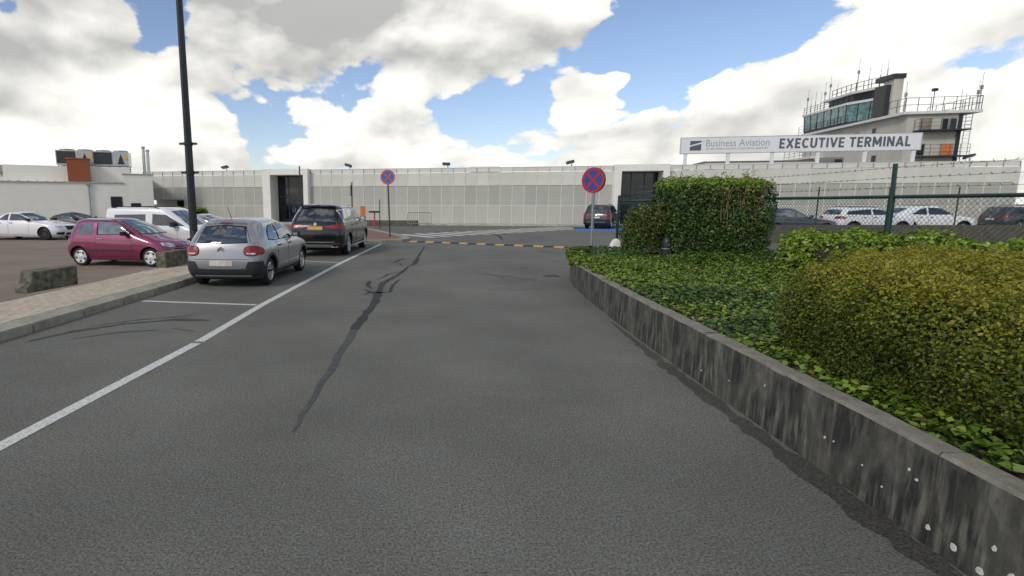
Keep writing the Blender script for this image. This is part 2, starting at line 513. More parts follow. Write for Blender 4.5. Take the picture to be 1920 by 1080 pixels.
# paint and tar lie on the road as thin sheets
LINE = [(-3.22, 0.2), (-2.91, 3.55), (-2.64, 6.38)]
LINE2 = [(-2.635, 6.46), (-2.53, 8.85), (-2.02, 15.43), (-1.26, 22.8)]
for i, (pts, w) in enumerate(((LINE, .125), (LINE2, .125), ([(-4.74, 9.27), (-2.62, 8.90)], .095), ([(-4.25, 16.35), (-2.1, 15.5)], .095))):
    MB().ribbon(pts, w, .004).build('painted_line', 'white_paint', road)
TARS = [([(0.58, 21.51), (0.26, 17.51), (0.14, 15.6), (.10, 15.0), (-0.07, 14.5), (-0.18, 13.56), (-0.32, 12.64), (-0.6, 11.5), (-0.61, 10.42), (-0.62, 9.8), (-0.63, 8.9), (-0.71, 8.03), (-0.77, 7.11)],
         [.07, .08, .15, .13, .05, .10, .10, .13, .14, .17, .14, .13, .12], 'tar'),
        ([(-0.77, 7.09), (-0.8, 6.23), (-0.84, 5.21), (-0.87, 4.47), (-0.89, 3.8)], [.10, .09, .075, .05, .02], 'tar_old'),
        ([(-0.24, 13.34), (-0.56, 12.93), (-0.62, 12.36), (-0.8, 12.0)], [.04, .06, .05, .03], 'tar'),
        ([(-0.56, 10.1), (-0.78, 10.29), (-0.87, 9.92)], [.09, .07, .04], 'tar'),
        ([(-0.62, 10.2), (-0.41, 10.23), (-0.36, 11.27), (-0.24, 12.0)], [.09, .08, .06, .04], 'tar'),
        ([(-0.91, 11.75), (-0.89, 10.97), (-0.79, 10.69)], [.10, .09, .06], 'tar'),
        ([(-0.91, 10.55), (-0.71, 10.04)], [.05, .05], 'tar'), ([(-0.5, 15.43), (-0.22, 16.81)], [.10, .05], 'tar'), ([(-0.34, 15.29), (-0.24, 14.75)], [.04, .09], 'tar'),
        ([(1.59, 13.13), (2.1, 12.64), (2.95, 11.67)], [.04, .035, .025], 'tar_old'), ([(1.91, 13.03), (2.26, 11.75)], [.025, .015], 'tar_old'),
        ([(1.96, 10.76), (2.06, 10.42), (2.72, 10.83)], [.015, .03, .015], 'tar_old'), ([(4.68, 19.31), (4.86, 18.67), (5.25, 18.27)], [.07, .05, .08], 'tar'),
        ([(4.71, 30.3), (4.71, 28.3), (4.35, 25.36)], [.1, .2, .1], 'tar')]
for pts, ws, mt in TARS:
    # break the run into a hand-poured, uneven strip
    P, Wd = [], []
    for k in range(len(pts) - 1):
        a, b = Vector(pts[k]), Vector(pts[k + 1]); m = max(2, int((b - a).length / .16))
        for j in range(m):
            t = j / m; p = a.lerp(b, t)
            P.append((p.x + random.uniform(-.014, .014), p.y)); Wd.append((ws[k] * (1 - t) + ws[k + 1] * t) * (random.uniform(.72, 1.25) if mt == 'tar' else random.uniform(.92, 1.08)))
    P.append(pts[-1]); Wd.append(ws[-1])
    MB().ribbon(P, Wd, .0045 if mt == 'tar' else .004).build('tar_seam', mt, road)
# crossing and blue bay in front of the terminal
for i in range(15):
    x = -.55 + i * .80; y = 30.0 + i * .70
    MB().ribbon([(x, y), (x + 1.75, y - 2.75)], .50, .004).build('crossing_stripe', 'white_paint', road)
b_ = MB(); b_.quad((10.6, 34.3, .004), (15.9, 33.2, .004), (17.2, 37.2, .004), (11.6, 38.4, .004)); b_.build('blue_bay', 'blue_paint', road)
MB().ribbon([(-.6, 23.9), (3, 24.4), (7, 24.9), (12, 27)], .05, .004).build('tar_seam', 'tar_old', road)
# grime where water stands
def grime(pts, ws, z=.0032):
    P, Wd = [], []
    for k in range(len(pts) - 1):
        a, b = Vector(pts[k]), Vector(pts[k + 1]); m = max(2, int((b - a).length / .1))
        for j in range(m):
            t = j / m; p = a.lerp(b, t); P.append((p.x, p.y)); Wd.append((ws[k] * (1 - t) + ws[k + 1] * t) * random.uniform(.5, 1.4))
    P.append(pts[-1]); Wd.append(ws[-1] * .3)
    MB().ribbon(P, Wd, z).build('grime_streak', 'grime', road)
for pts_, ws_ in (([(-4.78, 6.45), (-4.55, 7.0), (-4.1, 7.45), (-3.5, 7.75), (-2.95, 7.7)], [.03, .16, .10, .20, .05]), ([(-4.5, 7.3), (-4.0, 7.75), (-3.3, 8.05)], [.02, .06, .02]), ([(-4.3, 6.6), (-3.9, 6.95), (-3.4, 7.1)], [.015, .05, .02]), ([(-3.3, 7.2), (-2.9, 7.0)], [.02, .05])):
    grime(pts_, ws_, .0036)
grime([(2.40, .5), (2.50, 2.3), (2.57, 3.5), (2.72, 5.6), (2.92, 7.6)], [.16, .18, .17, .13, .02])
tag(MB().bb(-.16, .16, -.14, .14, .004, .010).build('drain_grate', mat('iron', (.06, .055, .05), .9, .0), None, loc=(3.35, 12.6, 0)), 'dark iron drain grate beside the end of the garden wall', 'drain')

# ------------------------------------------------------------------ kerb, pavement
kerb = empty('kerb', (0, 0, 0)); tag(kerb, kind='structure')
def along(line, step):
    """points every step metres along a polyline"""
    out, acc = [], 0.0
    pts = [Vector(p) for p in line]; seg = [(b - a).length for a, b in zip(pts, pts[1:])]; tot = sum(seg); s = 0.0
    def at(s):
        s = min(max(s, 0), tot - 1e-6)
        for a, b, l in zip(pts, pts[1:], seg):
            if s <= l: return a.lerp(b, s / l)
            s -= l
        return pts[-1]
    while s < tot - 1e-3:
        e = min(s + step, tot); out.append((at(s), at(e))); s = e
    return out
KW = .40
for a, b in along(KERB[1:], 1.0):
    d = (b - a); L_ = d.length
    if L_ < .15: continue
    ang = math.atan2(d.y, d.x); mid = (a + b) / 2; nrm = Vector((-d.y, d.x)).normalized()
    c = mid + nrm * (KW / 2)
    k = MB(); h = .125 + random.uniform(-.006, .006)
    k.box((0, 0, (h - .35) / 2), (L_ - .014, KW, h + .35))
    k.build('kerb_stone', 'kerb_stone', kerb, bevel=.012, loc=(c.x, c.y, 0), rz=ang)

EDGE = [(-7.62, -6), (-7.15, 2), (-6.92, 5.0), (-6.62, 9.0), (-6.35, 13.1), (-6.05, 17.0), (-5.7, 22.0), (-5.6, 36.0)]
kin = []
for i, p in enumerate(KERB):
    a = Vector(KERB[max(i - 1, 0)]); b = Vector(KERB[min(i + 1, len(KERB) - 1)]); d = (b - a).normalized(); kin.append((p[0] - d.y * (KW - .02), p[1] + d.x * (KW - .02)))
sw = MB(); pl = kin[:6] + list(reversed(EDGE[:6])); sw.prism(pl, -.4, .085)
pave = sw.build('pavement', 'joint_sand'); tag(pave, 'beige block pavement strip between car park and kerb', kind='structure')
# paver bricks: 21 x 10.5 cm, running along the kerb
pm = {k: MB().box((0, 0, 0), (.205, .099, .06)).mesh('paver', k) for k in ('paver', 'paver_pink', 'paver_grey')}
for me in pm.values():
    bm = bmesh.new(); bm.from_mesh(me); bmesh.ops.bevel(bm, geom=[e for e in bm.edges if min(v.co.z for v in e.verts) > .01], offset=.006, segments=1, affect='EDGES'); bm.to_mesh(me); bm.free()
spots = []
dirv = Vector((.0765, 1)).normalized(); nrv = Vector((-dirv.y, dirv.x))
org = Vector((-4.72 - .02, 11.2)) + nrv * (KW + .0)
def xin(poly, x, y):
    ins = False; n = len(poly); j = n - 1
    for i in range(n):
        xi, yi = poly[i]; xj, yj = poly[j]
        if (yi > y) != (yj > y) and x < (xj - xi) * (y - yi) / (yj - yi) + xi: ins = not ins
        j = i
    return ins
def inset(poly_fn, x, y, m=.05): return all(xin(poly_fn, x + dx, y + dy) for dx, dy in ((m, m), (-m, m), (m, -m), (-m, -m)))
for r in range(0, 17):
    for c in range(-60, 60):
        s = (c + (.5 if r % 2 else 0)) * .212; t = .06 + r * .1055
        p = org + dirv * s + nrv * t
        if p.y > 4.4 and p.y < 18.5 and inset(pl, p.x, p.y, .055): spots.append((p.x, p.y))
spots.sort(key=lambda p: abs(p[0] + 6.1) * .6 + p[1])
near = [s for s in spots if s[1] > 6.6][:300]; ns = set(near)
rzp = math.atan2(dirv.y, dirv.x)
for i, (x, y) in enumerate(near):
    o = share(pm[random.choice(('paver', 'paver', 'paver_pink', 'paver_grey'))], 'paver', pave, (x, y, .092 + random.uniform(-.002, .003)), (0, 0, rzp))
far = MB()
for x, y in spots:
    if (x, y) in ns: continue
    far.box((x, y, .092 + random.uniform(-.002, .003)), (.205, .099, .06), rzp, random.choice((0, 0, 1, 2)))
tag(far.build('paving_blocks', ['paver', 'paver_pink', 'paver_grey'], pave), kind='stuff')

isl = MB(); ip = kin[6:] + [(-5.55, 36.0), (-5.65, 22.2)]; isl.prism(ip, -.3, .11)
io = isl.build('pavement_corner', 'red_paver'); tag(io, 'red brick paved corner beside the crossing', kind='structure')
bm = bmesh.new(); bm.from_mesh(io.data); bmesh.ops.recalc_face_normals(bm, faces=bm.faces); bmesh.ops.triangulate(bm, faces=[f for f in bm.faces if len(f.verts) > 4]); bm.to_mesh(io.data); bm.free()

# ------------------------------------------------------------------ garden wall of cast panels
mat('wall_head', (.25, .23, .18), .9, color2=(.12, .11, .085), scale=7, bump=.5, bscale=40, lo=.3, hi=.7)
WALL = [(2.42, -1.2), (2.50, 1.0), (2.585, 2.37), (2.67, 3.49), (2.85, 5.98), (3.0, 7.8), (3.19, 9.52), (3.42, 11.2), (3.62, 12.1), (4.05, 12.75), (4.8, 13.1), (7.2, 13.5)]
wall = empty('retaining_wall', (2.7, 3.5, 0), 0, 'low grimy concrete retaining wall holding the ivy bed', 'wall')
wo_ = Vector((2.7, 3.5))
for i, (a, b) in enumerate(along(WALL, 1.22)):
    d = b - a; L_ = d.length; mid = (a + b) / 2; nr = Vector((d.y, -d.x)).normalized(); c = mid + nr * .07 - wo_
    w_ = MB(); hh = .50 + random.uniform(-.004, .004)
    nx = 10; vs, fs = [], []
    for k in range(nx + 1):
        x = -L_ / 2 + .004 + (L_ - .008) * k / nx
        top = hh + random.uniform(-.005, .004)
        for (y, z) in ((.07, -.3), (.07, top - .02), (.055, top), (-.055, top), (-.07, top - .018), (-.07, -.3)):
            vs.append((x, y + random.uniform(-.0015, .0015), z))
    for k in range(nx):
        for q in range(5): fs.append((k * 6 + q, (k + 1) * 6 + q, (k + 1) * 6 + q + 1, k * 6 + q + 1))
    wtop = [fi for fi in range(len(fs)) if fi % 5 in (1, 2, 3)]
    fs += [tuple(range(5, -1, -1)), tuple(range(nx * 6, nx * 6 + 6))]
    w_.add(vs, fs)
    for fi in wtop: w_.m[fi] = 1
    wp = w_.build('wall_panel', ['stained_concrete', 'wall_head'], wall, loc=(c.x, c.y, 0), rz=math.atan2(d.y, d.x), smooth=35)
    bm = bmesh.new(); bm.from_mesh(wp.data); bmesh.ops.recalc_face_normals(bm, faces=bm.faces); bm.to_mesh(wp.data); bm.free()
# pale lichen splashes on the wall face
mat('lichen', (.55, .55, .52), .9, var=.2, scale=30)
for (y, z, r) in ((2.45, .10, .016), (2.31, .085, .02), (2.18, .06, .02), (2.14, .20, .014), (2.60, .33, .009), (2.55, .30, .01), (3.22, .225, .010), (3.14, .235, .008), (2.05, .12, .022), (1.98, .05, .018), (2.9, .2, .006), (4.4, .2, .007), (2.75, .15, .006), (3.9, .33, .007), (4.9, .13, .008)):
    # face position at that distance
    for a, b in zip(WALL, WALL[1:]):
        if a[1] <= y <= b[1]: x = a[0] + (b[0] - a[0]) * (y - a[1]) / (b[1] - a[1])
    s = MB(); k = 9; pts = [(0, math.cos(2 * math.pi * i / k) * r * random.uniform(.7, 1.2), math.sin(2 * math.pi * i / k) * r * 1.15 * random.uniform(.7, 1.2)) for i in range(k)]
    s.add([(-.0035, p[1] * .8, p[2] * .8) for p in pts] + [(.004, p[1], p[2]) for p in pts], [tuple(range(k))] + [(i, k + i, k + (i + 1) % k, (i + 1) % k) for i in range(k)])
    s.build('lichen_spot', 'lichen', wall, loc=(x - .001 - wo_.x, y - wo_.y, z))
# bed of soil behind the wall
bed = [(2.62, -1.2), (2.70, 1.0), (2.87, 3.5), (3.05, 6.0), (3.38, 9.5), (3.62, 11.2), (3.8, 12.0), (4.2, 12.6), (4.9, 12.95), (7.1, 13.3), (7.6, 8), (7.4, -1.2)]
so = MB(); so.prism(bed, -.3, .40); soil = so.build('garden_bed', 'soil'); tag(soil, 'dark soil bed behind the low concrete wall', kind='structure')
# ------------------------------------------------------------------ terminal
mat('white_render', (.76, .745, .68), .7, var=.06, scale=.8)
mat('wing_render', (.80, .785, .71), .8, var=.10, scale=.7, color2=(.72, .70, .62), lo=.3, hi=.75)


def perforated(name, c):
    m = bpy.data.materials.new(name); N, L = nt(m); b = N['Principled BSDF']
    t = N.new('ShaderNodeTexCoord'); oi = N.new('ShaderNodeObjectInfo')
    vo = N.new('ShaderNodeTexVoronoi'); vo.inputs['Scale'].default_value = 26; vo.inputs['Randomness'].default_value = 0.0
    L.new(t.outputs['Object'], vo.inputs['Vector'])
    rp = N.new('ShaderNodeValToRGB'); rp.color_ramp.elements[0].position = .26; rp.color_ramp.elements[0].color = (*[x * .50 for x in c], 1)
    rp.color_ramp.elements[1].position = .34; rp.color_ramp.elements[1].color = (*c, 1)
    L.new(vo.outputs['Distance'], rp.inputs['Fac'])
    mp = N.new('ShaderNodeMapRange'); L.new(oi.outputs['Random'], mp.inputs['Value']); mp.inputs['To Min'].default_value = .93; mp.inputs['To Max'].default_value = 1.05
    no = N.new('ShaderNodeTexNoise'); no.inputs['Scale'].default_value = 1.1; L.new(t.outputs['Object'], no.inputs['Vector'])
    m2 = N.new('ShaderNodeMapRange'); L.new(no.outputs['Fac'], m2.inputs['Value']); m2.inputs['From Min'].default_value = .3; m2.inputs['From Max'].default_value = .7; m2.inputs['To Min'].default_value = .95; m2.inputs['To Max'].default_value = 1.04
    mu = N.new('ShaderNodeMath'); mu.operation = 'MULTIPLY'; L.new(mp.outputs[0], mu.inputs[0]); L.new(m2.outputs[0], mu.inputs[1])
    v = N.new('ShaderNodeVectorMath'); v.operation = 'SCALE'; L.new(rp.outputs[0], v.inputs[0]); L.new(mu.outputs[0], v.inputs['Scale'])
    L.new(v.outputs[0], b.inputs['Base Color']); b.inputs['Roughness'].default_value = .55; b.inputs['Metallic'].default_value = .0
    MATS[name] = m


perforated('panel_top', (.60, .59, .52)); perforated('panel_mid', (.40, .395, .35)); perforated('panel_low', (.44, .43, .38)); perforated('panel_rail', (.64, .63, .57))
mat('joint_white', (.62, .61, .55), .55, var=.05)
mat('frame_dark', (.035, .037, .04), .4, .3)
glassy('door_glass', (.008, .016, .024), .03, .5, .0); glassy('cab_glass', (.05, .16, .17), .05); mat('window_dark', (.010, .011, .013), .25, spec=.35, var=.3, scale=2)
mat('roof_felt', (.16, .155, .15), .9, var=.2)
mat('grey_metal', (.32, .33, .34), .45, .5, var=.1); mat('dark_metal', (.045, .05, .055), .5, .4, var=.2); mat('steel', (.55, .55, .54), .35, .8, var=.1)
mat('black_metal', (.018, .02, .022), .45, .2, var=.2)

T = empty('terminal_building', (0, 44.9, 0), -math.atan(.199), 'long low white terminal clad in perforated panels with two glazed entrances', 'building')
HT, HP, Z1, Z2 = 4.57, 4.2, 3.12, 1.56
core = MB(); core.bb(-20.9, -12.26, .12, 22, -.3, 4.15); core.bb(-12.258, -9.202, 1.2, 22, -.3, 4.15); core.bb(-9.2, 16.37, .12, 22, -.3, 4.15); core.bb(16.372, 19.348, 1.2, 22, -.3, 4.15); core.bb(19.35, 41.7, .12, 22, -.3, 4.15); core.bb(-24.95, -20.9, 1.6, 22, -.3, 4.15); core.bb(-24.95, -20.9, .12, 1.6, 2.1, 4.15)
core.build('wall', 'white_render', T)
rf = MB(); rf.bb(-24.9, 41.6, .3, 21.9, 4.152, 4.2); rf.build('roof', 'roof_felt', T)
segs = [(-24.95, -12.98, 12), (-8.78, 15.85, 26), (19.80, 41.85, 23)]
unit = {}
for (s0, s1, n) in segs:
    w = (s1 - s0) / n
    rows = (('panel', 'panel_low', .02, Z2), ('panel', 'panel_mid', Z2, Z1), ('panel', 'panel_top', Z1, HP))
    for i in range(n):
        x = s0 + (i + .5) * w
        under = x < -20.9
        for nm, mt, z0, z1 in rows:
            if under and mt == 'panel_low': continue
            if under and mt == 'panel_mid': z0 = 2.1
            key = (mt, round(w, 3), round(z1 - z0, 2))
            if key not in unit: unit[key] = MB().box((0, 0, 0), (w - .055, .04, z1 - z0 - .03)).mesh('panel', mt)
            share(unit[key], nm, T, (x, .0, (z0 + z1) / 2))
        key = ('r', round(w, 3))
        if key not in unit: unit[key] = MB().box((0, 0, 0), (w - .05, .025, HT - HP - .04)).mesh('parapet_panel', 'panel_rail')
        share(unit[key], 'parapet_panel', T, (x, .05, (HT + HP) / 2))
    for i in range(n + 1):
        x = s0 + i * w; z0 = 2.1 if x < -20.95 else .02
        MB().bb(-.028, .028, -.045, .015, z0, HP - .005).build('mullion', 'joint_white', T, loc=(x, 0, 0))
        MB().bb(-.018, .018, .0, .07, HP - .004, HT - .02).build('rail_post', 'grey_metal', T, loc=(x, 0, 0))
    MB().bb(s0, s1, .02, .08, HT - .018, HT + .02).build('rail', 'joint_white', T)
    MB().bb(max(s0, -20.9), s1, -.030, .012, Z2 - .02, Z2 + .02).build('joint_strip', 'joint_white', T)
    MB().bb(max(s0, -20.9), s1, .03, .11, -.25, .02).build('plinth', 'roof_felt', T)
MB().bb(4.9, 7.2, .09, 2.0, 4.2, 4.66).build('roof_box', 'white_render', T)
# undercut at the left end
for x in (-24.5, -23.3): MB().cyl((x, .5, -.25), (x, .5, 2.1), .07, n=12).build('column', 'joint_white', T, smooth=40)
MB().bb(-24.9, -20.92, .06, 1.6, 2.04, 2.098).build('soffit', 'white_render', T)
u_ = MB().bb(-22.7, -21.0, 1.52, 1.59, .1, 2.0).build('window', 'frame_dark', T)
for k in range(3): MB().bb(-22.65 + k * .56, -22.65 + k * .56 + .5, 1.50, 1.525, .15, 1.95).build('pane', 'window_dark', u_)


def portal(x0, x1, tl, tr, name):
    p = MB(); d0, d1 = -.55, 1.3
    zt = HT + .06
    p.bb(x0, x0 + tl, d0, d1, -.25, zt); p.bb(x1 - tr, x1, d0, d1, -.25, zt); p.bb(x0 + tl, x1 - tr, d0, d1, zt - .50, zt - .002)
    fr = p.build(name, 'white_render', T, bevel=.012)
    a, b, zh = x0 + tl, x1 - tr, zt - .50
    g = d1 - .25
    w3 = (b - a) / 3
    f = MB()
    for i in range(4): f.bb(a + i * w3 - .035, a + i * w3 + .035, g - .05, g + .05, .0, zh)
    f.bb(a, b, g - .06, g + .06, 2.25, 2.40); f.bb(a, b, g - .06, g + .06, zh - .09, zh - .001); f.bb(a, b, g - .06, g + .06, .0, .08)
    f.bb(a + w3 * 1.5 - .04, a + w3 * 1.5 + .04, g - .045, g + .045, .08, 2.25)
    fo = f.build('glazing_frame', 'frame_dark', T)
    for i in range(3):
        MB().bb(a + i * w3 + .035, a + (i + 1) * w3 - .035, g - .01, g + .01, 2.40, zh - .09).build('pane', 'door_glass', fo)
        MB().bb(a + i * w3 + .035, a + (i + 1) * w3 - .035, g - .012, g + .012, .08, 2.25).build('pane', 'door_glass', fo)
    for s in (-1, 1):
        hx = a + w3 * 1.5 + s * .12
        MB().cyl((hx, g - .10, .95), (hx, g - .10, 1.35), .018, n=8).build('door_handle', 'steel', fo)
    MB().bb(a, b, d0, g - .07, -.2, .03).build('threshold', 'pale_concrete', T)


portal(-12.96, -8.8, .72, .42, 'entrance_frame')
portal(15.87, 19.78, .52, .45, 'entrance_frame')

# pavement in front of the terminal
ap = MB(); cs, sn = math.cos(-math.atan(.199)), math.sin(-math.atan(.199))
def F(s, d): return (s * cs - d * sn, 44.9 + s * sn + d * cs)
ap.prism([F(-13, -2.6), F(13.5, -1.6), F(42, -1.6), F(42, .1), F(-13, .1)], -.1, .12)
tag(ap.build('terminal_pavement', 'pale_concrete'), 'pale concrete pavement along the foot of the terminal', kind='structure')
ap = MB(); ap.prism([F(-7, -3.6), F(1.2, -3.4), F(1.2, -2.9), F(-7, -3.1)], 0, .42)
mat('brown_block', (.12, .10, .08), .9, var=.4, scale=4, bump=.4)
tag(ap.build('planter_wall', 'brown_block', bevel=.02), 'low dark brown planter wall at the foot of the terminal beside the crowd barrier', 'planter')

# rooftop floodlights
for k, (s, lab) in enumerate(((-16.9, 'floodlight on the terminal roof left of the first entrance'), (-5.4, 'floodlight on the terminal roof right of the first entrance'),
                              (3.0, 'floodlight on the terminal roof above the middle of the facade'), (12.8, 'floodlight on the terminal roof above the near red-and-blue sign'), (39.3, 'floodlight on the terminal roof at the far right by the tower'))):
    x, y = F(s, .6)
    e = empty('floodlight', (x, y, 4.2), -.2, lab, 'floodlight', 'floodlights along the terminal roof'); e.scale = (1.5, 1.5, 1.25)
    MB().cyl((0, 0, 0), (0, 0, .48), .03, n=8).build('bracket', 'grey_metal', e)
    h = MB(); h.box((0, 0, 0), (.42, .26, .10)); h.box((0, .02, .06), (.30, .16, .06))
    o = h.build('lamp_head', 'dark_metal', e, bevel=.015, loc=(-.08, -.05, .58)); o.rotation_euler = (R(-24), R((-14, 18, 2, -16, -20)[k]), 0)
    l = MB().box((0, 0, -.054), (.36, .20, .012)).build('lens', 'steel', o)

# ------------------------------------------------------------------ sign on the terminal roof
mat('sign_white', (.72, .73, .73), .5, var=.03); mat('sign_grey', (.10, .105, .115), .5, var=.05); mat('sign_soft', (.36, .37, .38), .5, var=.05)
S = empty('roof_sign', (*F(20.6, .25), 4.2), -math.atan(.199), 'long white roof sign reading Executive Terminal on six white posts', 'sign')
bd = MB(); bd.bb(0, 15.45, .0, .14, 1.22, 2.34); bd.build('board', 'sign_white', S, bevel=.01)
fr_ = MB(); fr_.bb(-.04, 15.49, -.012, .15, 2.342, 2.375); fr_.bb(-.04, 15.49, -.012, .15, 1.185, 1.218); fr_.bb(-.04, -.002, -.012, .15, 1.219, 2.341); fr_.bb(15.452, 15.49, -.012, .15, 1.219, 2.341)
fr_.build('edge_trim', 'steel', S)
for s in (.38, 3.3, 6.25, 9.2, 12.15, 15.1): MB().bb(s - .12, s + .12, .03, .12, -.1, 1.184).build('post', 'sign_white', S)
def lettering(body, x, z, width, height, mt, bold=0.0, name='lettering', spacing=1.0):
    me = textmesh(body, 1.0, 1.0, bold, .006, spacing)
    xs = [v.co.x for v in me.vertices]; zs = [v.co.z for v in me.vertices]
    sx, sz = width / (max(xs) - min(xs)), height / (max(zs) - min(zs))
    me.transform(Matrix.Translation((-min(xs), 0, -min(zs)))); me.transform(Matrix.Diagonal((sx, 1, sz, 1)))
    me.materials.append(MATS[mt])
    o = bpy.data.objects.new(name, me); col.objects.link(o); o.parent = S; o.location = (x, -.006, z)
    return o
def arc(cx, cy, rx, ry, a0, a1, n=8): return [(cx + rx * math.cos(R(a0 + (a1 - a0) * i / n)), cy + ry * math.sin(R(a0 + (a1 - a0) * i / n))) for i in range(n + 1)]
STROKES = {'E': (.42, [[(.08, 0), (.08, 1)], [(0, .08), (.42, .08)], [(0, .5), (.38, .5)], [(0, .92), (.42, .92)]]), 'X': (.56, [[(.06, 0), (.50, 1)], [(.50, 0), (.06, 1)]]),
           'C': (.52, [arc(.30, .5, .22, .42, 50, 310, 14)]), 'U': (.52, [[(.08, 1), (.08, .3)] + arc(.26, .3, .18, .22, 180, 360, 8) + [(.44, .3), (.44, 1)]]), 'T': (.48, [[(.24, 0), (.24, 1)], [(0, .92), (.48, .92)]]),
           'I': (.16, [[(.08, 0), (.08, 1)]]), 'V': (.54, [[(.05, 1), (.27, .04), (.49, 1)]]), 'R': (.48, [[(.08, 0), (.08, 1)], [(.08, .92)] + arc(.24, .70, .17, .22, 90, -90, 8) + [(.08, .48)], [(.22, .48), (.42, 0)]]),
           'M': (.66, [[(.08, 0), (.08, 1)], [(.58, 0), (.58, 1)], [(.09, .98), (.33, .22), (.57, .98)]]), 'N': (.54, [[(.08, 0), (.08, 1)], [(.46, 0), (.46, 1)], [(.09, .98), (.45, .02)]]),
           'A': (.56, [[(.05, 0), (.28, .97), (.51, 0)], [(.12, .27), (.44, .27)]]), 'L': (.40, [[(.08, 0), (.08, 1)], [(0, .08), (.40, .08)]])}
def block_letters(word, x, z, width, height, mt, th=.16):
    # heavy condensed capitals cut from sheet, one piece per letter
    tot = sum((.26 if ch_ == ' ' else STROKES[ch_][0] + .11) for ch_ in word) - .11; k = width / tot; cx = x
    for ch_ in word:
        if ch_ == ' ': cx += .26 * k; continue
        w_, st = STROKES[ch_]; m = MB(); lay = 0
        for line in st:
            for (p, q) in zip(line, line[1:]):
                P_, Q_ = Vector((p[0] * k, 0, p[1] * height)), Vector((q[0] * k, 0, q[1] * height)); d_ = (Q_ - P_).normalized(); n_2 = Vector((-d_.z, 0, d_.x)) * (th * k / 2)
                if len(line) > 2: P_ = P_ - d_ * .012; Q_ = Q_ + d_ * .012
                y_ = -.010 - .0004 * lay; lay += 1
                m.add([tuple(v + Vector((0, y_, 0))) for v in (P_ - n_2, Q_ - n_2, Q_ + n_2, P_ + n_2)], [(0, 1, 2, 3)])
        m.build('letter', mt, S, loc=(cx, 0, z)); cx += (w_ + .11) * k
block_letters('EXECUTIVE TERMINAL', 6.62, 1.47, 8.2, .68, 'sign_grey')
lettering('Business Aviation', 1.72, 1.69, 4.25, .50, 'sign_soft')
lettering('AT BRUSSELS SOUTH CHARLEROI AIRPORT', 1.72, 1.46, 4.2, .13, 'sign_soft')
lg = MB(); y = -.008
lg.add([(.62, y, 1.42), (1.40, y, 1.42), (1.40, y, 1.90), (.62, y, 1.70)], [(0, 1, 2, 3)])
lg.add([(.62, y, 1.80), (1.40, y, 2.02), (1.40, y, 2.12), (.62, y, 2.12)], [(0, 1, 2, 3)])
lg.add([(1.52, y, 2.0), (1.58, y, 2.0), (1.58, y, 2.06), (1.52, y, 2.06)], [(0, 1, 2, 3)])
lg.build('emblem', 'sign_grey', S)

# plant and low structures on the roof behind the sign
def thing_box(name, lab, cat, loc, rz, parts):
    e = empty(name, loc, rz, lab, cat)
    for nm, mt, shapes in parts:
        b = MB()
        for s in shapes: b.bb(*s)
        b.build(nm, mt, e)
    return e
x, y = F(23.2, 3.0)
thing_box('roof_house', 'low pale roof housing with a round vent behind the sign posts', 'roof housing', (x, y, 4.2), -.2, [('wall', 'wing_render', [(0, 9, 0, 3, 0, .75)]), ('roof', 'roof_felt', [(-.1, 9.1, -.1, 3.1, .752, .80)]), ('vent', 'dark_metal', [(2.7, 3.3, -.05, -.002, .12, .55)])])
x, y = F(21.6, 2.2)
thing_box('tilted_panel', 'dark tilted panel lying on the terminal roof left of the sign posts', 'panel', (x, y, 4.2), -.2, [('stand', 'dark_metal', [(.2, .3, 0, .6, 0, .35), (1.9, 2.0, 0, .6, 0, .35)]), ('panel', 'frame_dark', [(0, 2.3, -.1, .8, .35, .45)])])
x, y = F(31.0, 2.5)
aircon = thing_box('air_conditioner', 'grey air conditioning box on the roof under the sign', 'air conditioner', (x, y, 4.2), -.2, [('housing', 'grey_metal', [(0, 1.6, 0, .9, .1, .95)]), ('fan_grille', 'dark_metal', [(1.0, 1.5, -.03, -.001, .25, .8)])])

# ------------------------------------------------------------------ white wing at the left
Wg = empty('white_wing', (-22.6, 42, -.2), math.atan2(3.7, 6.9), 'plain white rendered wing with small dark windows at the left of the terminal', 'building')
w_ = MB(); w_.bb(-30, .35, 0, 9, -.2, 3.45); w_.build('wall', 'wing_render', Wg)
w_ = MB(); w_.bb(.352, 2.4, -.0, 7.5, -.2, 4.15); w_.build('side_wall', 'wing_render', Wg)
MB().bb(.30, 2.45, -.06, 7.6, 4.152, 4.22).build('coping', 'pale_concrete', Wg)
MB().bb(-30, .40, -.08, .30, 3.452, 3.52).build('coping', 'pale_concrete', Wg)
w_ = MB(); w_.bb(-7.4, .9, 1.6, 9, 3.452, 4.75); w_.build('upper_storey', 'wing_render', Wg)
for i in range(15): MB().bb(-.05, .05, .02, .14, 0, .05).build('roof_clip', 'grey_metal', Wg, loc=(-8 + i * .56, 0, 3.521))
dp = MB(); dp.cyl((-2.0, -.09, -.2), (-2.0, -.09, 3.3), .055, n=10); dp.box((-2.0, -.10, 3.36), (.26, .18, .2)); dp.build('downpipe', 'grey_metal', Wg)
for (x0, x1, z0, z1) in ((-.62, .18, 1.1, 2.45),):
    f = MB().bb(x0, x1, -.02, .02, z0, z1).build('window', 'frame_dark', Wg); MB().bb(x0 + .06, x1 - .06, -.026, -.02, z0 + .06, z1 - .06).build('pane', 'window_dark', f)
f = MB().bb(.75, 1.45, -.02, .02, 1.0, 1.95).build('window', 'frame_dark', Wg); MB().bb(.8, 1.4, -.026, -.02, 1.05, 1.9).build('pane', 'window_dark', f)
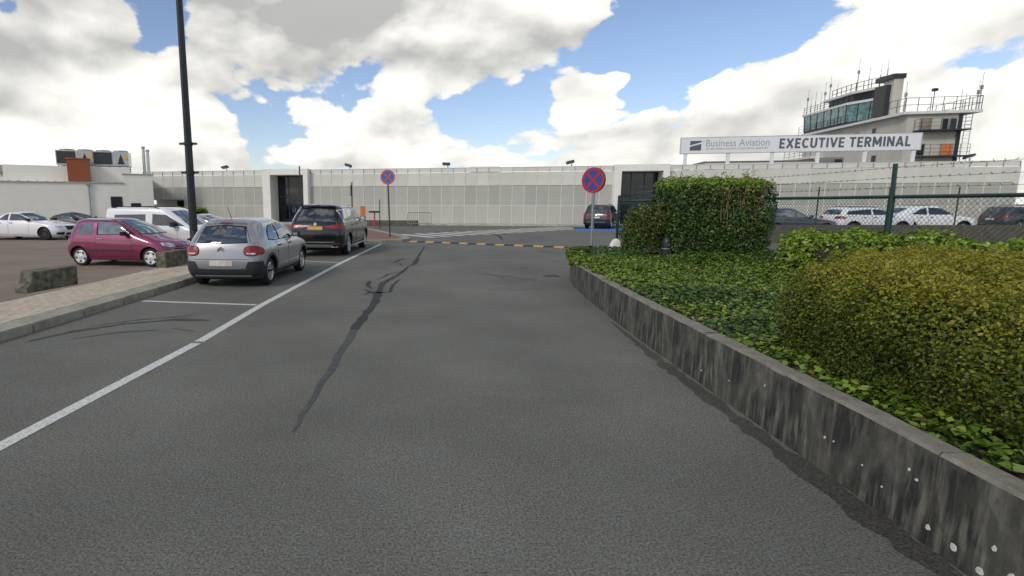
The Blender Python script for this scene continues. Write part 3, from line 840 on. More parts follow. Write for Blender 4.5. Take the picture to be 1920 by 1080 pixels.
# brick chimney built brick by brick round a core
mat('brick', (.36, .105, .045), .85, var=.35, scale=3, bump=.3); mat('mortar', (.27, .12, .07), .95, var=.2, scale=9)
ch = MB(); ch.bb(-3.3, -1.85, .42, 1.55, 3.50, 5.20); cho = ch.build('chimney', 'mortar', Wg)
brk = MB().box((0, 0, 0), (.268, .03, .106)).mesh('brick', 'brick')
bz = 3.60; r_ = 0
while bz < 5.2:
    for (u_, k_) in ([(.145 + i * .29, 1) for i in range(5)] if r_ % 2 == 0 else [(.0725, .46)] + [(.29 + i * .29, 1) for i in range(4)] + [(1.3775, .46)]):
        share(brk, 'brick', cho, (-3.3 + u_, .41, bz), scale=(k_, 1, 1))
    bz += .118; r_ += 1
MB().bb(-3.36, -1.79, .36, 1.6, 5.21, 5.30).build('chimney_cap', 'brick', cho)


def chiller(x, y, lab):
    e = empty('chiller_unit', (x, y, 4.25), R(20), lab, 'chiller', 'chillers on the wing roof'); e.scale = (.84, .84, .9)
    b = MB()
    for px in (-1.35, -.45, .45, 1.35):
        for py in (-.9, .9): b.bb(px - .05, px + .05, py - .05, py + .05, 0, .55)
    b.build('leg', 'grey_metal', e)
    c = MB(); c.add([(-1.5, -1.0, .5), (1.5, -1.0, .5), (1.5, 1.0, .5), (-1.5, 1.0, .5), (-1.5, -1.05, 1.75), (1.5, -1.05, 1.75), (1.5, 1.05, 1.75), (-1.5, 1.05, 1.75)], [(3, 2, 1, 0), (4, 5, 6, 7), (0, 1, 5, 4), (1, 2, 6, 5), (2, 3, 7, 6), (3, 0, 4, 7)])
    c.build('casing', 'steel', e)
    MB().bb(-1.42, .1, -1.07, -1.052, .62, 1.66).build('coil', 'dark_metal', e)
    v = MB(); v.add([(.55, -1.075, .65), (1.15, -1.075, .65), (.85, -1.078, 1.55)], [(0, 1, 2)]); v.build('coil_end', 'dark_metal', e)
    MB().bb(1.2, 1.45, -1.075, -1.053, 1.1, 1.45).build('warning_label', mat('amber', (.75, .42, .04), .5), e)
    for fx in (-.75, .75): MB().lathe((fx, 0, 1.752), (0, 0, 1), [(.62, 0), (.62, .14), (.55, .15), (.55, .02), (.0, .02)], 18).build('fan_cowl', 'grey_metal', e, smooth=40)


chiller(-26.6, 43.6, 'grey roof chiller partly behind the brick chimney'); chiller(-24.3, 44.6, 'grey roof chiller right of the brick chimney')
for k, (dx, lab) in enumerate(((0, 'left of the two steel flue pipes beside the chillers'), (.34, 'right of the two steel flue pipes beside the chillers'))):
    e = empty('flue_pipe', (-22.1 + dx, 45.3, 4.1), 0, lab, 'flue pipe', 'flue pipes on the wing roof')
    MB().cyl((0, 0, 0), (0, 0, 2.1 - .25 * k), .12, n=14).build('pipe', 'steel', e, smooth=40); MB().cyl((0, 0, 2.1 - .25 * k), (0, 0, 2.25 - .25 * k), .145, n=14).build('cap', 'grey_metal', e, smooth=40)
mat('brown_roof', (.26, .20, .15), .8, var=.25, scale=1.2, stretch=(1, 6, 1))
bk = empty('distant_hall', (-46, 62, -.2), R(8), 'brown roofed hall far behind the white wing at the left edge', 'building')
h = MB(); h.bb(-14, 8, 0, 12, -.2, 5.4); h.build('wall', 'wing_render', bk)
h = MB(); h.add([(-14.3, -.4, 5.4), (8.3, -.4, 5.4), (8.3, 6, 5.75), (-14.3, 6, 7.4), (-14.3, 12, 5.4), (8.3, 12, 5.4)], [(0, 1, 2, 3), (3, 2, 5, 4), (0, 3, 4), (1, 5, 2)]); h.build('roof', 'brown_roof', bk)

# ------------------------------------------------------------------ control tower
mat('tower_render', (.55, .525, .46), .85, color2=(.44, .415, .355), scale=.5, lo=.35, hi=.7, stretch=(1, 1, .4)); mat('tower_white', (.66, .65, .62), .7, var=.08)
mat('orange_paint', (.62, .17, .045), .6, var=.15); mat('rail_blue', (.10, .11, .15), .5, .2)
TWX = Matrix(((.977, .145), (-.21, .989)))
TW = empty('control_tower', (46.7, 52, 0), 0, 'beige control tower with green glass cab, roof railings and many aerials', 'tower')


def tp(a, b, z): return (.145 * a + .977 * b, .989 * a - .21 * b, z)


def tbox(mb, a0, a1, b0, b1, z0, z1):
    vs = [tp(a, b, z) for z in (z0, z1) for a, b in ((a0, b0), (a0, b1), (a1, b1), (a1, b0))]
    return mb.add(vs, [(3, 2, 1, 0), (4, 5, 6, 7), (0, 1, 5, 4), (1, 2, 6, 5), (2, 3, 7, 6), (3, 0, 4, 7)])


def tpoly(mb, pts, z0, z1, grow=0.0):
    """prism on a plan given in tower axes, the top ring optionally leaning outwards"""
    n = len(pts); ca = sum(p[0] for p in pts) / n; cb = sum(p[1] for p in pts) / n
    vs = [tp(a, b, z0) for a, b in pts] + [tp(ca + (a - ca) * (1 + grow), cb + (b - cb) * (1 + grow), z1) for a, b in pts]
    return mb.add(vs, [tuple(range(n - 1, -1, -1)), tuple(range(n, 2 * n))] + [(i, (i + 1) % n, n + (i + 1) % n, n + i) for i in range(n)])


def fixn(o):
    bm = bmesh.new(); bm.from_mesh(o.data); bmesh.ops.recalc_face_normals(bm, faces=bm.faces); bm.to_mesh(o.data); bm.free(); return o


def tb(name, mt, *a, parent=None): return fixn(tbox(MB(), *a).build(name, mt, parent or TW))


def rail(parent, pts, h=1.0, nb=3, step=1.1, r=.025, mt='dark_metal', name='railing'):
    """posts and bars along a line of (a, b, z)"""
    m = MB()
    for (p, q) in zip(pts, pts[1:]):
        L_ = math.dist(p[:2], q[:2]); n = max(1, round(L_ / step))
        for i in range(n + 1):
            t = i / n; a, b, z = (p[k] + (q[k] - p[k]) * t for k in range(3))
            m.cyl(tp(a, b, z), tp(a, b, z + h), r, n=5)
        for k in range(nb):
            zz = h * (k + 1) / nb - r
            m.cyl(tp(p[0], p[1], p[2] + zz), tp(q[0], q[1], q[2] + zz), r * .8, n=5)
    return m.build(name, mt, parent)


tb('wall', 'tower_render', 0, 17, 0, 4.35, -.3, 9.95)
slab = tb('roof_slab', 'tower_white', -.35, 17.6, -.55, 5.6, 9.952, 10.2)
rail(TW, [(17.4, -.45, 10.2), (8.0, -.45, 10.2)], 1.0, 3, 1.2)
rail(TW, [(3.0, -.45, 10.2), (-.25, -.45, 10.2), (-.25, 5.5, 10.2), (6, 5.5, 10.2)], 1.25, 2, 1.0, .03)
# face towards the road: balconies, shutters, doors
for (z, bb0, bb1) in ((8.35, .55, 4.5), (6.0, .75, 4.7)):
    bal = tb('balcony', 'dark_metal', -.95, -.002, bb0, bb1, z, z + .12)
    rail(bal, [(-.9, bb0 + .05, z + .12), (-.9, bb1 - .05, z + .12)], 1.0, 3, .8, .02)
    rail(bal, [(-.9, bb0 + .05, z + .12), (-.05, bb0 + .05, z + .12)], 1.0, 3, .8, .02)
    for q in (bb0 + .5, bb1 - .6):
        b_ = MB(); b_.cyl(tp(-.05, q, z - .5), tp(-.8, q, z - .01), .03, n=5); b_.build('bracket', 'dark_metal', bal)
for (b0, b1, z0, z1, mt) in ((1.0, 1.95, 8.6, 9.6, 'brown_roof'), (2.75, 3.3, 8.5, 9.55, 'window_dark'), (3.35, 3.95, 8.5, 9.55, 'frame_dark'), (2.95, 3.95, 6.2, 7.25, 'orange_paint'), (1.0, 1.7, 6.15, 7.3, 'window_dark')):
    w_ = tb('window', 'grey_metal', -.05, -.003, b0, b1, z0, z1); tb('pane', mt, -.07, -.052, b0 + .07, b1 - .07, z0 + .07, z1 - .07, parent=w_)
tb('corner_strip', 'frame_dark', -.04, -.003, 4.05, 4.38, -.3, 9.9)
# ladder cage at the right corner
ld = MB()
for b in (4.75, 5.25): ld.cyl(tp(.2, b, 3), tp(.2, b, 10.0), .03, n=5)
for i in range(22): ld.cyl(tp(.2, 4.75, 3.2 + i * .32), tp(.2, 5.25, 3.2 + i * .32), .018, n=4)
ld.build('ladder', 'grey_metal', TW)
# long face: small windows, orange hatch, lower balcony
for (a0, a1, z0, z1, mt) in ((4.0, 4.6, 8.75, 9.35, 'window_dark'), (10.2, 10.9, 8.7, 9.2, 'window_dark'), (6.6, 7.4, 8.55, 9.3, 'orange_paint'), (3.5, 4.2, 5.2, 6.6, 'window_dark'), (9.5, 10.2, 5.0, 6.3, 'window_dark')):
    w_ = tb('window', 'grey_metal', a0, a1, -.05, -.003, z0, z1); tb('pane', mt, a0 + .07, a1 - .07, -.07, -.052, z0 + .07, z1 - .07, parent=w_)
lb = tb('balcony', 'tower_white', 12.5, 18.5, -1.4, -.002, 7.0, 7.22); rail(lb, [(12.6, -1.3, 7.22), (18.4, -1.3, 7.22)], 1.0, 3, 1.2)
# cab
CAB = [(16.9, -.1), (9.0, -.15), (5.9, 1.3), (9.5, 3.6), (16.9, 4.2)]
bs = MB(); tpoly(bs, CAB, 10.203, 10.55); fixn(bs.build('cab_base', 'dark_metal', TW))
gl = MB(); tpoly(gl, CAB, 10.552, 12.35, .03); cab = fixn(gl.build('cab_glazing', 'cab_glass', TW))
mu = MB()
def lerp2(p, q, t): return (p[0] + (q[0] - p[0]) * t, p[1] + (q[1] - p[1]) * t)
ca = sum(p[0] for p in CAB) / 5; cb = sum(p[1] for p in CAB) / 5
def out(p, g): return (ca + (p[0] - ca) * g, cb + (p[1] - cb) * g)
for (i, n) in ((0, 6), (1, 3)):
    for k in range(n + (1 if i == 1 else 0)):
        p = lerp2(CAB[i], CAB[i + 1], k / n); o0, o1 = out(p, 1.006), out(p, 1.036)
        mm = MB(); mm.cyl(tp(*o0, 10.552), tp(*o1, 12.35), .05, n=5); mm.build('cab_mullion', 'dark_metal', cab)
rs = MB(); tpoly(rs, [out(p, 1.09) for p in CAB], 12.353, 12.6); fixn(rs.build('cab_roof', 'tower_white', TW))
CR = [out(p, 1.05) for p in CAB]
rail(TW, [(*CR[0], 12.6), (*CR[1], 12.6)], .8, 3, 1.3, .03)
UP = [(13.5, .5), (8.6, .3), (5.2, 1.5), (9.0, 3.5), (13.5, 4.0)]
ub = MB(); tpoly(ub, UP, 12.603, 13.45); up_ = fixn(ub.build('upper_storey', 'frame_dark', TW))
for (i, n) in ((0, 5), (1, 4)):
    for k in range(n):
        p0, p1 = lerp2(UP[i], UP[i + 1], (k + .1) / n), lerp2(UP[i], UP[i + 1], (k + .9) / n)
        d = Vector((p1[0] - p0[0], p1[1] - p0[1])).normalized(); nrm_ = (-d.y * .0 - 0.0, 0)
        off = Vector((d.y, -d.x)) * .03
        if off.y > 0: off = -off
        m_ = MB(); m_.quad(tp(p0[0] + off.x, p0[1] + off.y, 12.75), tp(p1[0] + off.x, p1[1] + off.y, 12.75), tp(p1[0] + off.x, p1[1] + off.y, 13.3), tp(p0[0] + off.x, p0[1] + off.y, 13.3)); m_.build('pane', 'window_dark', up_)
us = MB(); tpoly(us, [(14.0, .1), (8.5, -.1), (5.0, 1.3), (8.8, 3.8), (14.0, 4.3)], 13.453, 13.7); fixn(us.build('upper_roof', 'tower_white', TW))
rail(TW, [(12.9, .4, 13.7), (8.6, .3, 13.7), (4.6, 1.5, 13.7)], .95, 2, .9, .035)
tb('stair_shaft', 'tower_render', 3.6, 5.0, .72, 1.55, 10.203, 13.95)
tb('shaft_cap', 'frame_dark', 3.5, 6.0, .5, 1.65, 13.953, 14.4)
tb('shaft_screen', 'frame_dark', 3.9, 5.6, .30, .718, 10.5, 13.45)
# aerials
aer = [(16.8, -.1, 12.6, 3.0), (16.0, -.1, 12.6, 2.0), (15.3, -.0, 12.6, 2.4), (14.6, .2, 12.6, 2.2), (13.9, .2, 12.6, 3.2), (13.2, .3, 13.7, 2.6), (12.4, .6, 13.7, 1.6), (8.8, .5, 13.7, 3.4), (8.2, 1.2, 13.7, 2.4), (6.8, 1.4, 13.7, 2.3), (5.5, 1.2, 14.4, 1.7),
       (2.2, 1.0, 10.2, 3.2), (1.0, .2, 10.2, 2.0), (-.1, 5.2, 10.2, 2.6), (-.1, 5.4, 10.2, 3.3), (1.8, 5.3, 10.2, 2.2), (.3, 4.6, 10.2, 1.6)]
for (a, b, z, h) in aer:
    m_ = MB(); m_.cyl(tp(a, b, z), tp(a, b, z + h * .55), .05, n=5); m_.cyl(tp(a, b, z + h * .55), tp(a, b, z + h), .022, n=5)
    if h > 2.5: m_.box(tp(a, b, z + h * .6), (.16, .16, .35))
    m_.build('aerial', 'grey_metal', TW)
m_ = MB(); m_.cyl(tp(-.1, 1.8, 10.2), tp(-.1, 1.8, 12.0), .035, n=6); m_.box(tp(-.1, 1.8, 12.1), (.35, .3, .25)); m_.build('wind_sensor', 'dark_metal', TW)
# ------------------------------------------------------------------ cars
def paint(name, c, metal=.0, rough=.28, coat=1.0):
    m = mat(name, c, rough, metal, var=.03, scale=1.2, coat=coat)
    return name


paint('paint_grey', (.30, .30, .315), .5, .34); paint('paint_black', (.005, .006, .009), .0, .2, .45); paint('paint_plum', (.21, .022, .075), .35, .3)
paint('paint_white', (.74, .74, .73), .0, .3); paint('paint_ink', (.012, .013, .016), .2, .25); paint('paint_silver', (.42, .43, .44), .5, .3)
paint('paint_bronze', (.035, .031, .027), .4, .3); paint('paint_slate', (.055, .065, .085), .4, .3); paint('paint_white_b', (.70, .71, .72), .0, .3); paint('paint_dusk', (.04, .05, .06), .4, .3)
glassy('car_glass', (.022, .030, .034), .02, .8); glassy('car_glass_pale', (.10, .14, .15), .02, .9); glassy('car_glass_blue', (.03, .05, .075), .02, .8)
mat('plastic', (.022, .024, .026), .6, var=.15, scale=9); mat('seam_black', (.008, .008, .009), .8); mat('tyre', (.016, .016, .017), .85, var=.25, scale=20); mat('arch_liner', (.006, .006, .006), .95)
mat('alloy', (.58, .58, .59), .32, .75, var=.1, scale=6); mat('alloy_dark', (.06, .06, .065), .4, .6); mat('hub_white', (.62, .63, .64), .4, .3, var=.12, scale=6)
mat('lamp_red', (.24, .008, .013), .3, coat=.15, var=.25, scale=8); mat('lamp_clear', (.52, .54, .55), .1, .5, coat=1, var=.4, scale=10); mat('lamp_orange', (.62, .22, .04), .2, coat=1)
mat('chrome', (.72, .72, .73), .15, 1.0); mat('plate_white', (.62, .58, .54), .5, color2=(.42, .32, .29), scale=5); mat('plate_yellow', (.72, .36, .02), .5, color2=(.55, .27, .03), scale=6); mat('mesh_black', (.004, .004, .005), .7)
mat('fabric_seat', (.06, .06, .07), .9)


def pchip(xs, ys, q):
    """smooth, never overshooting interpolation"""
    xs, ys, q = np.asarray(xs, float), np.asarray(ys, float), np.asarray(q, float)
    h = np.diff(xs); d = np.diff(ys) / h; m = np.zeros(len(xs)); m[0], m[-1] = d[0], d[-1]
    for i in range(1, len(xs) - 1):
        m[i] = 0 if d[i - 1] * d[i] <= 0 else 2 * d[i - 1] * d[i] / (d[i - 1] + d[i])
    k = np.clip(np.searchsorted(xs, q) - 1, 0, len(h) - 1); t = (q - xs[k]) / h[k]
    return ys[k] * (1 + 2 * t) * (1 - t) ** 2 + h[k] * m[k] * t * (1 - t) ** 2 + ys[k + 1] * t * t * (3 - 2 * t) + h[k] * m[k + 1] * t * t * (t - 1)


class Car:
    def __init__(s, name, label, cat, spec, paint_, loc, rz, group=None, glass='car_glass'):
        s.sp, s.paint, s.glass = spec, paint_, glass
        s.o = empty(name, loc, rz, label, cat, group)
        s.shell()

    def shell(s):
        sp = s.sp; W = sp['W'] / 2
        lv = np.array([list(l) + [0] * (10 - len(l)) for l in sp['levels']], float)
        n = len(lv); sub = 5; q = np.linspace(0, n - 1, (n - 1) * sub + 1)
        Lv = np.stack([pchip(range(n), lv[:, k], q) for k in range(10)], 1)
        rings = []
        for (xr, zr, xf, zf, w, rr, rf, bw_r, bw_f, cr) in Lv:
            w = w * W; cyr, cyf = min(rr, w * .8), min(rf, w * .8); cxr, cxf = rr * 1.2, rf * 1.5
            L_ = xf - xr
            if cxr + cxf > L_ * .8: k = L_ * .8 / (cxr + cxf); cxr *= k; cxf *= k
            P = []
            for t in np.linspace(0, 1, 7)[:-1]: y = t * (w - cyr); P.append((xr + bw_r * (y / w) ** 2, y))
            xe = xr + bw_r * ((w - cyr) / w) ** 2
            for t in np.linspace(0, math.pi / 2, 8)[:-1]: P.append((xe + cxr * (1 - math.cos(t)), w - cyr + cyr * math.sin(t)))
            ye = xf - bw_f * ((w - cyf) / w) ** 2
            x0, x1 = xe + cxr, ye - cxf
            for t in np.linspace(0, 1, 27)[:-1]: P.append((x0 + (x1 - x0) * t, w * (1 + .014 * math.sin(math.pi * t))))
            for t in np.linspace(0, math.pi / 2, 8)[:-1]: P.append((x1 + cxf * math.sin(t), w - cyf + cyf * math.cos(t)))
            for t in np.linspace(1, 0, 7): y = t * (w - cyf); P.append((xf - bw_f * (y / w) ** 2, y))
            ring = [(x, y, zr + (zf - zr) * min(1, max(0, (x - xr) / max(L_, 1e-4))) + cr * (1 - (y / max(w, 1e-3)) ** 2)) for x, y in P]
            full = ring + [(x, -y, z) for x, y, z in reversed(ring[1:-1])]
            rings.append(full)
        M_ = len(rings[0]); vs = [p for r in rings for p in r]; fs = []
        for k in range(len(rings) - 1):
            for i in range(M_):
                j = (i + 1) % M_; fs.append((k * M_ + i, (k + 1) * M_ + i, (k + 1) * M_ + j, k * M_ + j))
        fs.append(tuple(range(M_))); k = (len(rings) - 1) * M_; fs.append(tuple(range(k + M_ - 1, k - 1, -1)))
        me = bpy.data.meshes.new('body'); me.from_pydata(vs, [], fs); me.update()
        bm = bmesh.new(); bm.from_mesh(me); bmesh.ops.recalc_face_normals(bm, faces=bm.faces); bm.to_mesh(me)
        s.bvh = BVHTree.FromBMesh(bm); bm.free()
        me.materials.append(MATS[s.paint]); me.materials.append(MATS['arch_liner'])
        o = bpy.data.objects.new('body', me); col.objects.link(o); s.body = o
        # wheel arches
        r = sp['r'] + sp.get('gap', .045); cut = MB()
        for x in (0, sp['wb']):
            for sg in (-1, 1): cut.cyl((x, sg * (W - .34), sp['r'] + .01), (x, sg * (W + .3), sp['r'] + .01), r, n=40, mi=1)
        co = bpy.data.objects.new('cut', cut.mesh('cut', [s.paint, 'arch_liner'])); col.objects.link(co)
        bm = bmesh.new(); bm.from_mesh(co.data); bmesh.ops.recalc_face_normals(bm, faces=bm.faces); bm.to_mesh(co.data); bm.free()
        md = o.modifiers.new('arches', 'BOOLEAN'); md.operation = 'DIFFERENCE'; md.solver = 'EXACT'; md.object = co; md.material_mode = 'INDEX'
        bpy.context.view_layer.update()
        dg = bpy.context.evaluated_depsgraph_get(); ev = bpy.data.meshes.new_from_object(o.evaluated_get(dg))
        o.modifiers.clear(); o.data = ev; bpy.data.objects.remove(co)
        ev.polygons.foreach_set('use_smooth', [True] * len(ev.polygons)); ev.set_sharp_from_angle(angle=R(38))
        o.parent = s.o

    def hit(s, view, a, b):
        if view in 'LR':
            sg = 1 if view == 'L' else -1; o, d = Vector((a, sg * 3, b)), Vector((0, -sg, 0))
        elif view == 'B': o, d = Vector((-6, a, b)), Vector((1, 0, 0))
        elif view == 'F': o, d = Vector((9, a, b)), Vector((-1, 0, 0))
        else: o, d = Vector((a, b, 4)), Vector((0, 0, -1))
        h = s.bvh.ray_cast(o, d)
        if h[0] is None:
            o2 = Vector((a, 0 if view in 'LR' else b, b)) if view in 'LR' else (Vector((s.sp['wb'] / 2, a, b)) if view in 'BF' else Vector((a, b, 1)))
            if view in 'LR': o2 = Vector((a, (1 if view == 'L' else -1) * s.sp['W'] / 2, b))
            if view == 'B': o2 = Vector((-s.sp['ro'], a, b))
            if view == 'F': o2 = Vector((s.sp['wb'] + s.sp['fo'], a, b))
            p, nrm_, _, _ = s.bvh.find_nearest(o2); return p, -d, nrm_
        return h[0], -d, h[1]

    def patch(s, name, mt, view, fn, nu=10, nv=4, off=.006, parent=None, edge=.012):
        """thin shell that lies on the bodywork; fn(u, v) gives its place in the view"""
        vs, fs, back = [], [], []
        for j in range(nv + 1):
            for i in range(nu + 1):
                a, b = fn(i / nu, j / nv); p, d, nr = s.hit(view, a, b)
                nr = nr if nr.dot(d) > 0 else -nr
                q = (d * .4 + nr).normalized()
                vs.append(p + q * off); back.append(p - q * edge)
        W_ = nu + 1
        for j in range(nv):
            for i in range(nu): fs.append((j * W_ + i, j * W_ + i + 1, (j + 1) * W_ + i + 1, (j + 1) * W_ + i))
        loop = [i for i in range(W_)] + [j * W_ + nu for j in range(1, nv + 1)] + [nv * W_ + i for i in range(nu - 1, -1, -1)] + [j * W_ for j in range(nv - 1, 0, -1)]
        nb = len(vs); vs += [back[i] for i in loop]; m = len(loop)
        for k in range(m): fs.append((loop[k], nb + k, nb + (k + 1) % m, loop[(k + 1) % m]))
        b = MB(); b.add(vs, fs)
        o = b.build(name, mt, parent or s.o, smooth=50)
        bm = bmesh.new(); bm.from_mesh(o.data); bmesh.ops.recalc_face_normals(bm, faces=bm.faces); bm.to_mesh(o.data); bm.free()
        return o

    def poly(s, name, mt, view, bot, top, nu=12, nv=4, off=.006, parent=None):
        def at(line, u):
            L_ = [math.dist(a, b) for a, b in zip(line, line[1:])]; t = u * sum(L_)
            for (a, b), l in zip(zip(line, line[1:]), L_):
                if t <= l + 1e-9: k = t / max(l, 1e-9); return (a[0] + (b[0] - a[0]) * k, a[1] + (b[1] - a[1]) * k)
                t -= l
            return line[-1]

        def fn(u, v):
            p, q = at(bot, u), at(top, u); return (p[0] + (q[0] - p[0]) * v, p[1] + (q[1] - p[1]) * v)
        return s.patch(name, mt, view, fn, nu, nv, off, parent)

    def blob(s, name, mt, view, a, b, ra, rb, off=.012, parent=None, n=12, p=2.6):
        """rounded lamp lying on the bodywork"""
        def fn(u, v):
            x, y = 2 * u - 1, 2 * v - 1
            return (a + ra * x * math.sqrt(1 - y * y / p), b + rb * y * math.sqrt(1 - x * x / p))
        return s.patch(name, mt, view, fn, n, n, off, parent)

    def both(s, name, mt, bot, top, **k): return [s.poly(name, mt, v, bot, top, **k) for v in 'LR']

    def sym(s, name, mt, view, bot, top, **k):
        """the same lamp or vent left and right, in a front or rear view"""
        return [s.poly(name, mt, view, bot, top, **k), s.poly(name, mt, view, [(-a, b) for a, b in bot], [(-a, b) for a, b in top], **k)]

    def arch(s, x, mt, w, off=.008, name='arch_trim'):
        r = s.sp['r'] + s.sp.get('gap', .045) - .004; zc = s.sp['r'] + .01
        for v in 'LR':
            s.patch(name, mt, v, lambda u, t: (x + math.cos(math.pi * (1.06 - 1.12 * u)) * (r + w * t), zc + math.sin(math.pi * (1.06 - 1.12 * u)) * (r + w * t)), 28, 2, off)

    def door(s, x0, x1, z0, z1, lean=.04, handle=.8, x1t=None, ph='plastic'):
        """door skin with a shadow gap round it, and a handle"""
        x1t = x1 if x1t is None else x1t
        bot = [(x0 + .03, z0), (x1 - .02, z0)]; top = [(x0, z1), (x1t, z1)]
        g = .009
        for v in 'LR':
            s.poly('door_gap', 'seam_black', v, [(bot[0][0] - g, z0 - g), (bot[1][0] + g, z0 - g)], [(top[0][0] - g, z1), (top[1][0] + g, z1)], nu=10, nv=8, off=.0015)
            d = s.poly('door', s.paint, v, bot, top, nu=10, nv=10, off=.005)
            hx = x0 + .14; p, dd, nr = s.hit(v, hx, z1 - .10)
            h = MB(); h.box((p.x, p.y + dd.y * .022, p.z), (.19, .03, .028)); h.build('handle', ph, d, bevel=.008)

    def windows(s, lines, mt=None):
        for bot, top in lines: s.both('side_window', mt or s.glass, bot, top, nu=14, nv=6, off=.004)

    def wheels(s, style='spoke', n=5, rim='alloy', rr=.66):
        sp = s.sp; r = sp['r']; W = sp['W'] / 2; tw = sp.get('tw', .2)
        first = None
        for x in (0, sp['wb']):
            for sg in (-1, 1):
                yo = sg * (W - .035)
                e = bpy.data.objects.new('wheel', None); col.objects.link(e); e.parent = s.o; e.location = (x, yo, r); e.empty_display_size = .1
                if sg < 0: e.rotation_euler.z = math.pi
                if first is None:
                    t = MB(); Rr = r * rr
                    t.lathe((0, 0, 0), (0, 1, 0), [(Rr, -.03), (Rr + .012, -.004), (r - .05, .0), (r - .018, -.015), (r, -.045), (r, -tw + .045), (r - .02, -tw + .01), (Rr, -tw)], 40)
                    ty = t.build('tyre', 'tyre', e, smooth=35)
                    m = MB()
                    m.lathe((0, 0, 0), (0, 1, 0), [(Rr + .002, -.012), (Rr - .012, -.006), (Rr - .028, -.03), (Rr - .03, -tw * .6)], 40)
                    if style == 'spoke':
                        m.lathe((0, 0, 0), (0, 1, 0), [(.0, -.012), (.05, -.012), (.062, -.03), (.062, -.07)], 20)
                        for k in range(n):
                            a = 2 * math.pi * k / n + .3
                            for da in ((-.13, .13) if n <= 5 else (0,)):
                                c0, c1 = a + da * .3, a + da; hw0, hw1 = .020, (.026 if n <= 5 else .032)
                                p0 = Vector((math.cos(c0) * .045, -.02, math.sin(c0) * .045)); p1 = Vector((math.cos(c1) * (Rr - .012), -.018, math.sin(c1) * (Rr - .012)))
                                q = Vector((-math.sin(c1), 0, math.cos(c1)))
                                m.add([p0 - q * hw0, p0 + q * hw0, p1 + q * hw1, p1 - q * hw1, p0 - q * hw0 - Vector((0, .04, 0)), p0 + q * hw0 - Vector((0, .04, 0)), p1 + q * hw1 - Vector((0, .04, 0)), p1 - q * hw1 - Vector((0, .04, 0))],
                                      [(0, 1, 2, 3), (1, 5, 6, 2), (3, 2, 6, 7), (0, 3, 7, 4)])
                    else:     # wheel cover with windows
                        m.lathe((0, 0, 0), (0, 1, 0), [(.0, -.008), (.055, -.010), (.075, -.022), (Rr * .55, -.018), (Rr * .58, -.02)], 40)
                        for k in range(n):
                            a0 = 2 * math.pi * k / n
                            for q_ in range(4):
                                t0, t1 = a0 + q_ * .62 * 2 * math.pi / n / 4, a0 + (q_ + 1) * .62 * 2 * math.pi / n / 4
                                m.add([(math.cos(t) * rad, y, math.sin(t) * rad) for t, rad, y in ((t0, Rr * .56, -.019), (t1, Rr * .56, -.019), (t1, Rr - .01, -.012), (t0, Rr - .01, -.012))], [(0, 1, 2, 3)])
                    ri = m.build('rim', rim, e, smooth=40)
                    bd = MB(); bd.lathe((0, 0, 0), (0, 1, 0), [(.0, -.075), (Rr - .03, -.08)], 30); dk = bd.build('brake_disc', 'arch_liner', e)
                    first = (ty, ri, dk)
                else:
                    for src in first: share(src, src.name.split('.')[0], e, (0, 0, 0))

    def mirror(s, x, z, mt=None, sz=(.15, .17, .12)):
        for v, sg in (('L', 1), ('R', -1)):
            p, d, n_ = s.hit(v, x, z)
            m = MB(); m.box((x, p.y + sg * .025, z - .02), (.07, .10, .03)); m.box((x - .01, p.y + sg * .13, z + .02), sz)
            o = m.build('mirror', mt or s.paint, s.o, bevel=.035)
            g = MB(); g.box((x - .01 - sz[0] / 2 - .002, p.y + sg * .13, z + .02), (.006, sz[1] - .05, sz[2] - .04)); g.build('mirror_glass', 'chrome', o)

    def rails(s, x0, x1, y, mt='plastic'):
        for sg in (-1, 1):
            pts = []
            for k in range(9):
                x = x0 + (x1 - x0) * k / 8; p, _, _ = s.hit('T', x, sg * y)
                pts.append((x, sg * y, p.z + (.045 if 0 < k < 8 else -.01)))
            MB().tube(pts, .018, 6).build('roof_rail', mt, s.o)

    def plate(s, view, z, mt, y=0.0, w=.50, h=.11):
        s.poly('number_plate', mt, view, [(y - w / 2, z - h / 2), (y + w / 2, z - h / 2)], [(y - w / 2, z + h / 2), (y + w / 2, z + h / 2)], nu=6, nv=2, off=.012)

    def under(s):
        sp = s.sp
        MB().bb(-sp['ro'] + .25, sp['wb'] + sp['fo'] - .3, -sp['W'] / 2 + .38, sp['W'] / 2 - .38, sp['r'] * .55, sp['levels'][0][1] + .02).build('underbody', 'arch_liner', s.o)
        MB().cyl((0, -sp['W'] / 2 + .2, sp['r']), (0, sp['W'] / 2 - .2, sp['r']), .05, n=8).build('axle', 'arch_liner', s.o)


def roof(z, xr, xf, w=.74, rr=.16, rf=.2, bw=(.05, .10), rise=.045):
    """the three top levels: roof edge, crown, ridge"""
    return [(xr, z[0], xf, z[1], w, rr, rf, bw[0], bw[1], .008), (xr + .18, z[0] + rise * .75, xf - .2, z[1] + rise * .75, w * .66, .12, .14, .03, .05, .008), (xr + .35, z[0] + rise, xf - .4, z[1] + rise, .04, .01, .01, 0, 0, .0)]


rdir = math.atan2(1, .077)
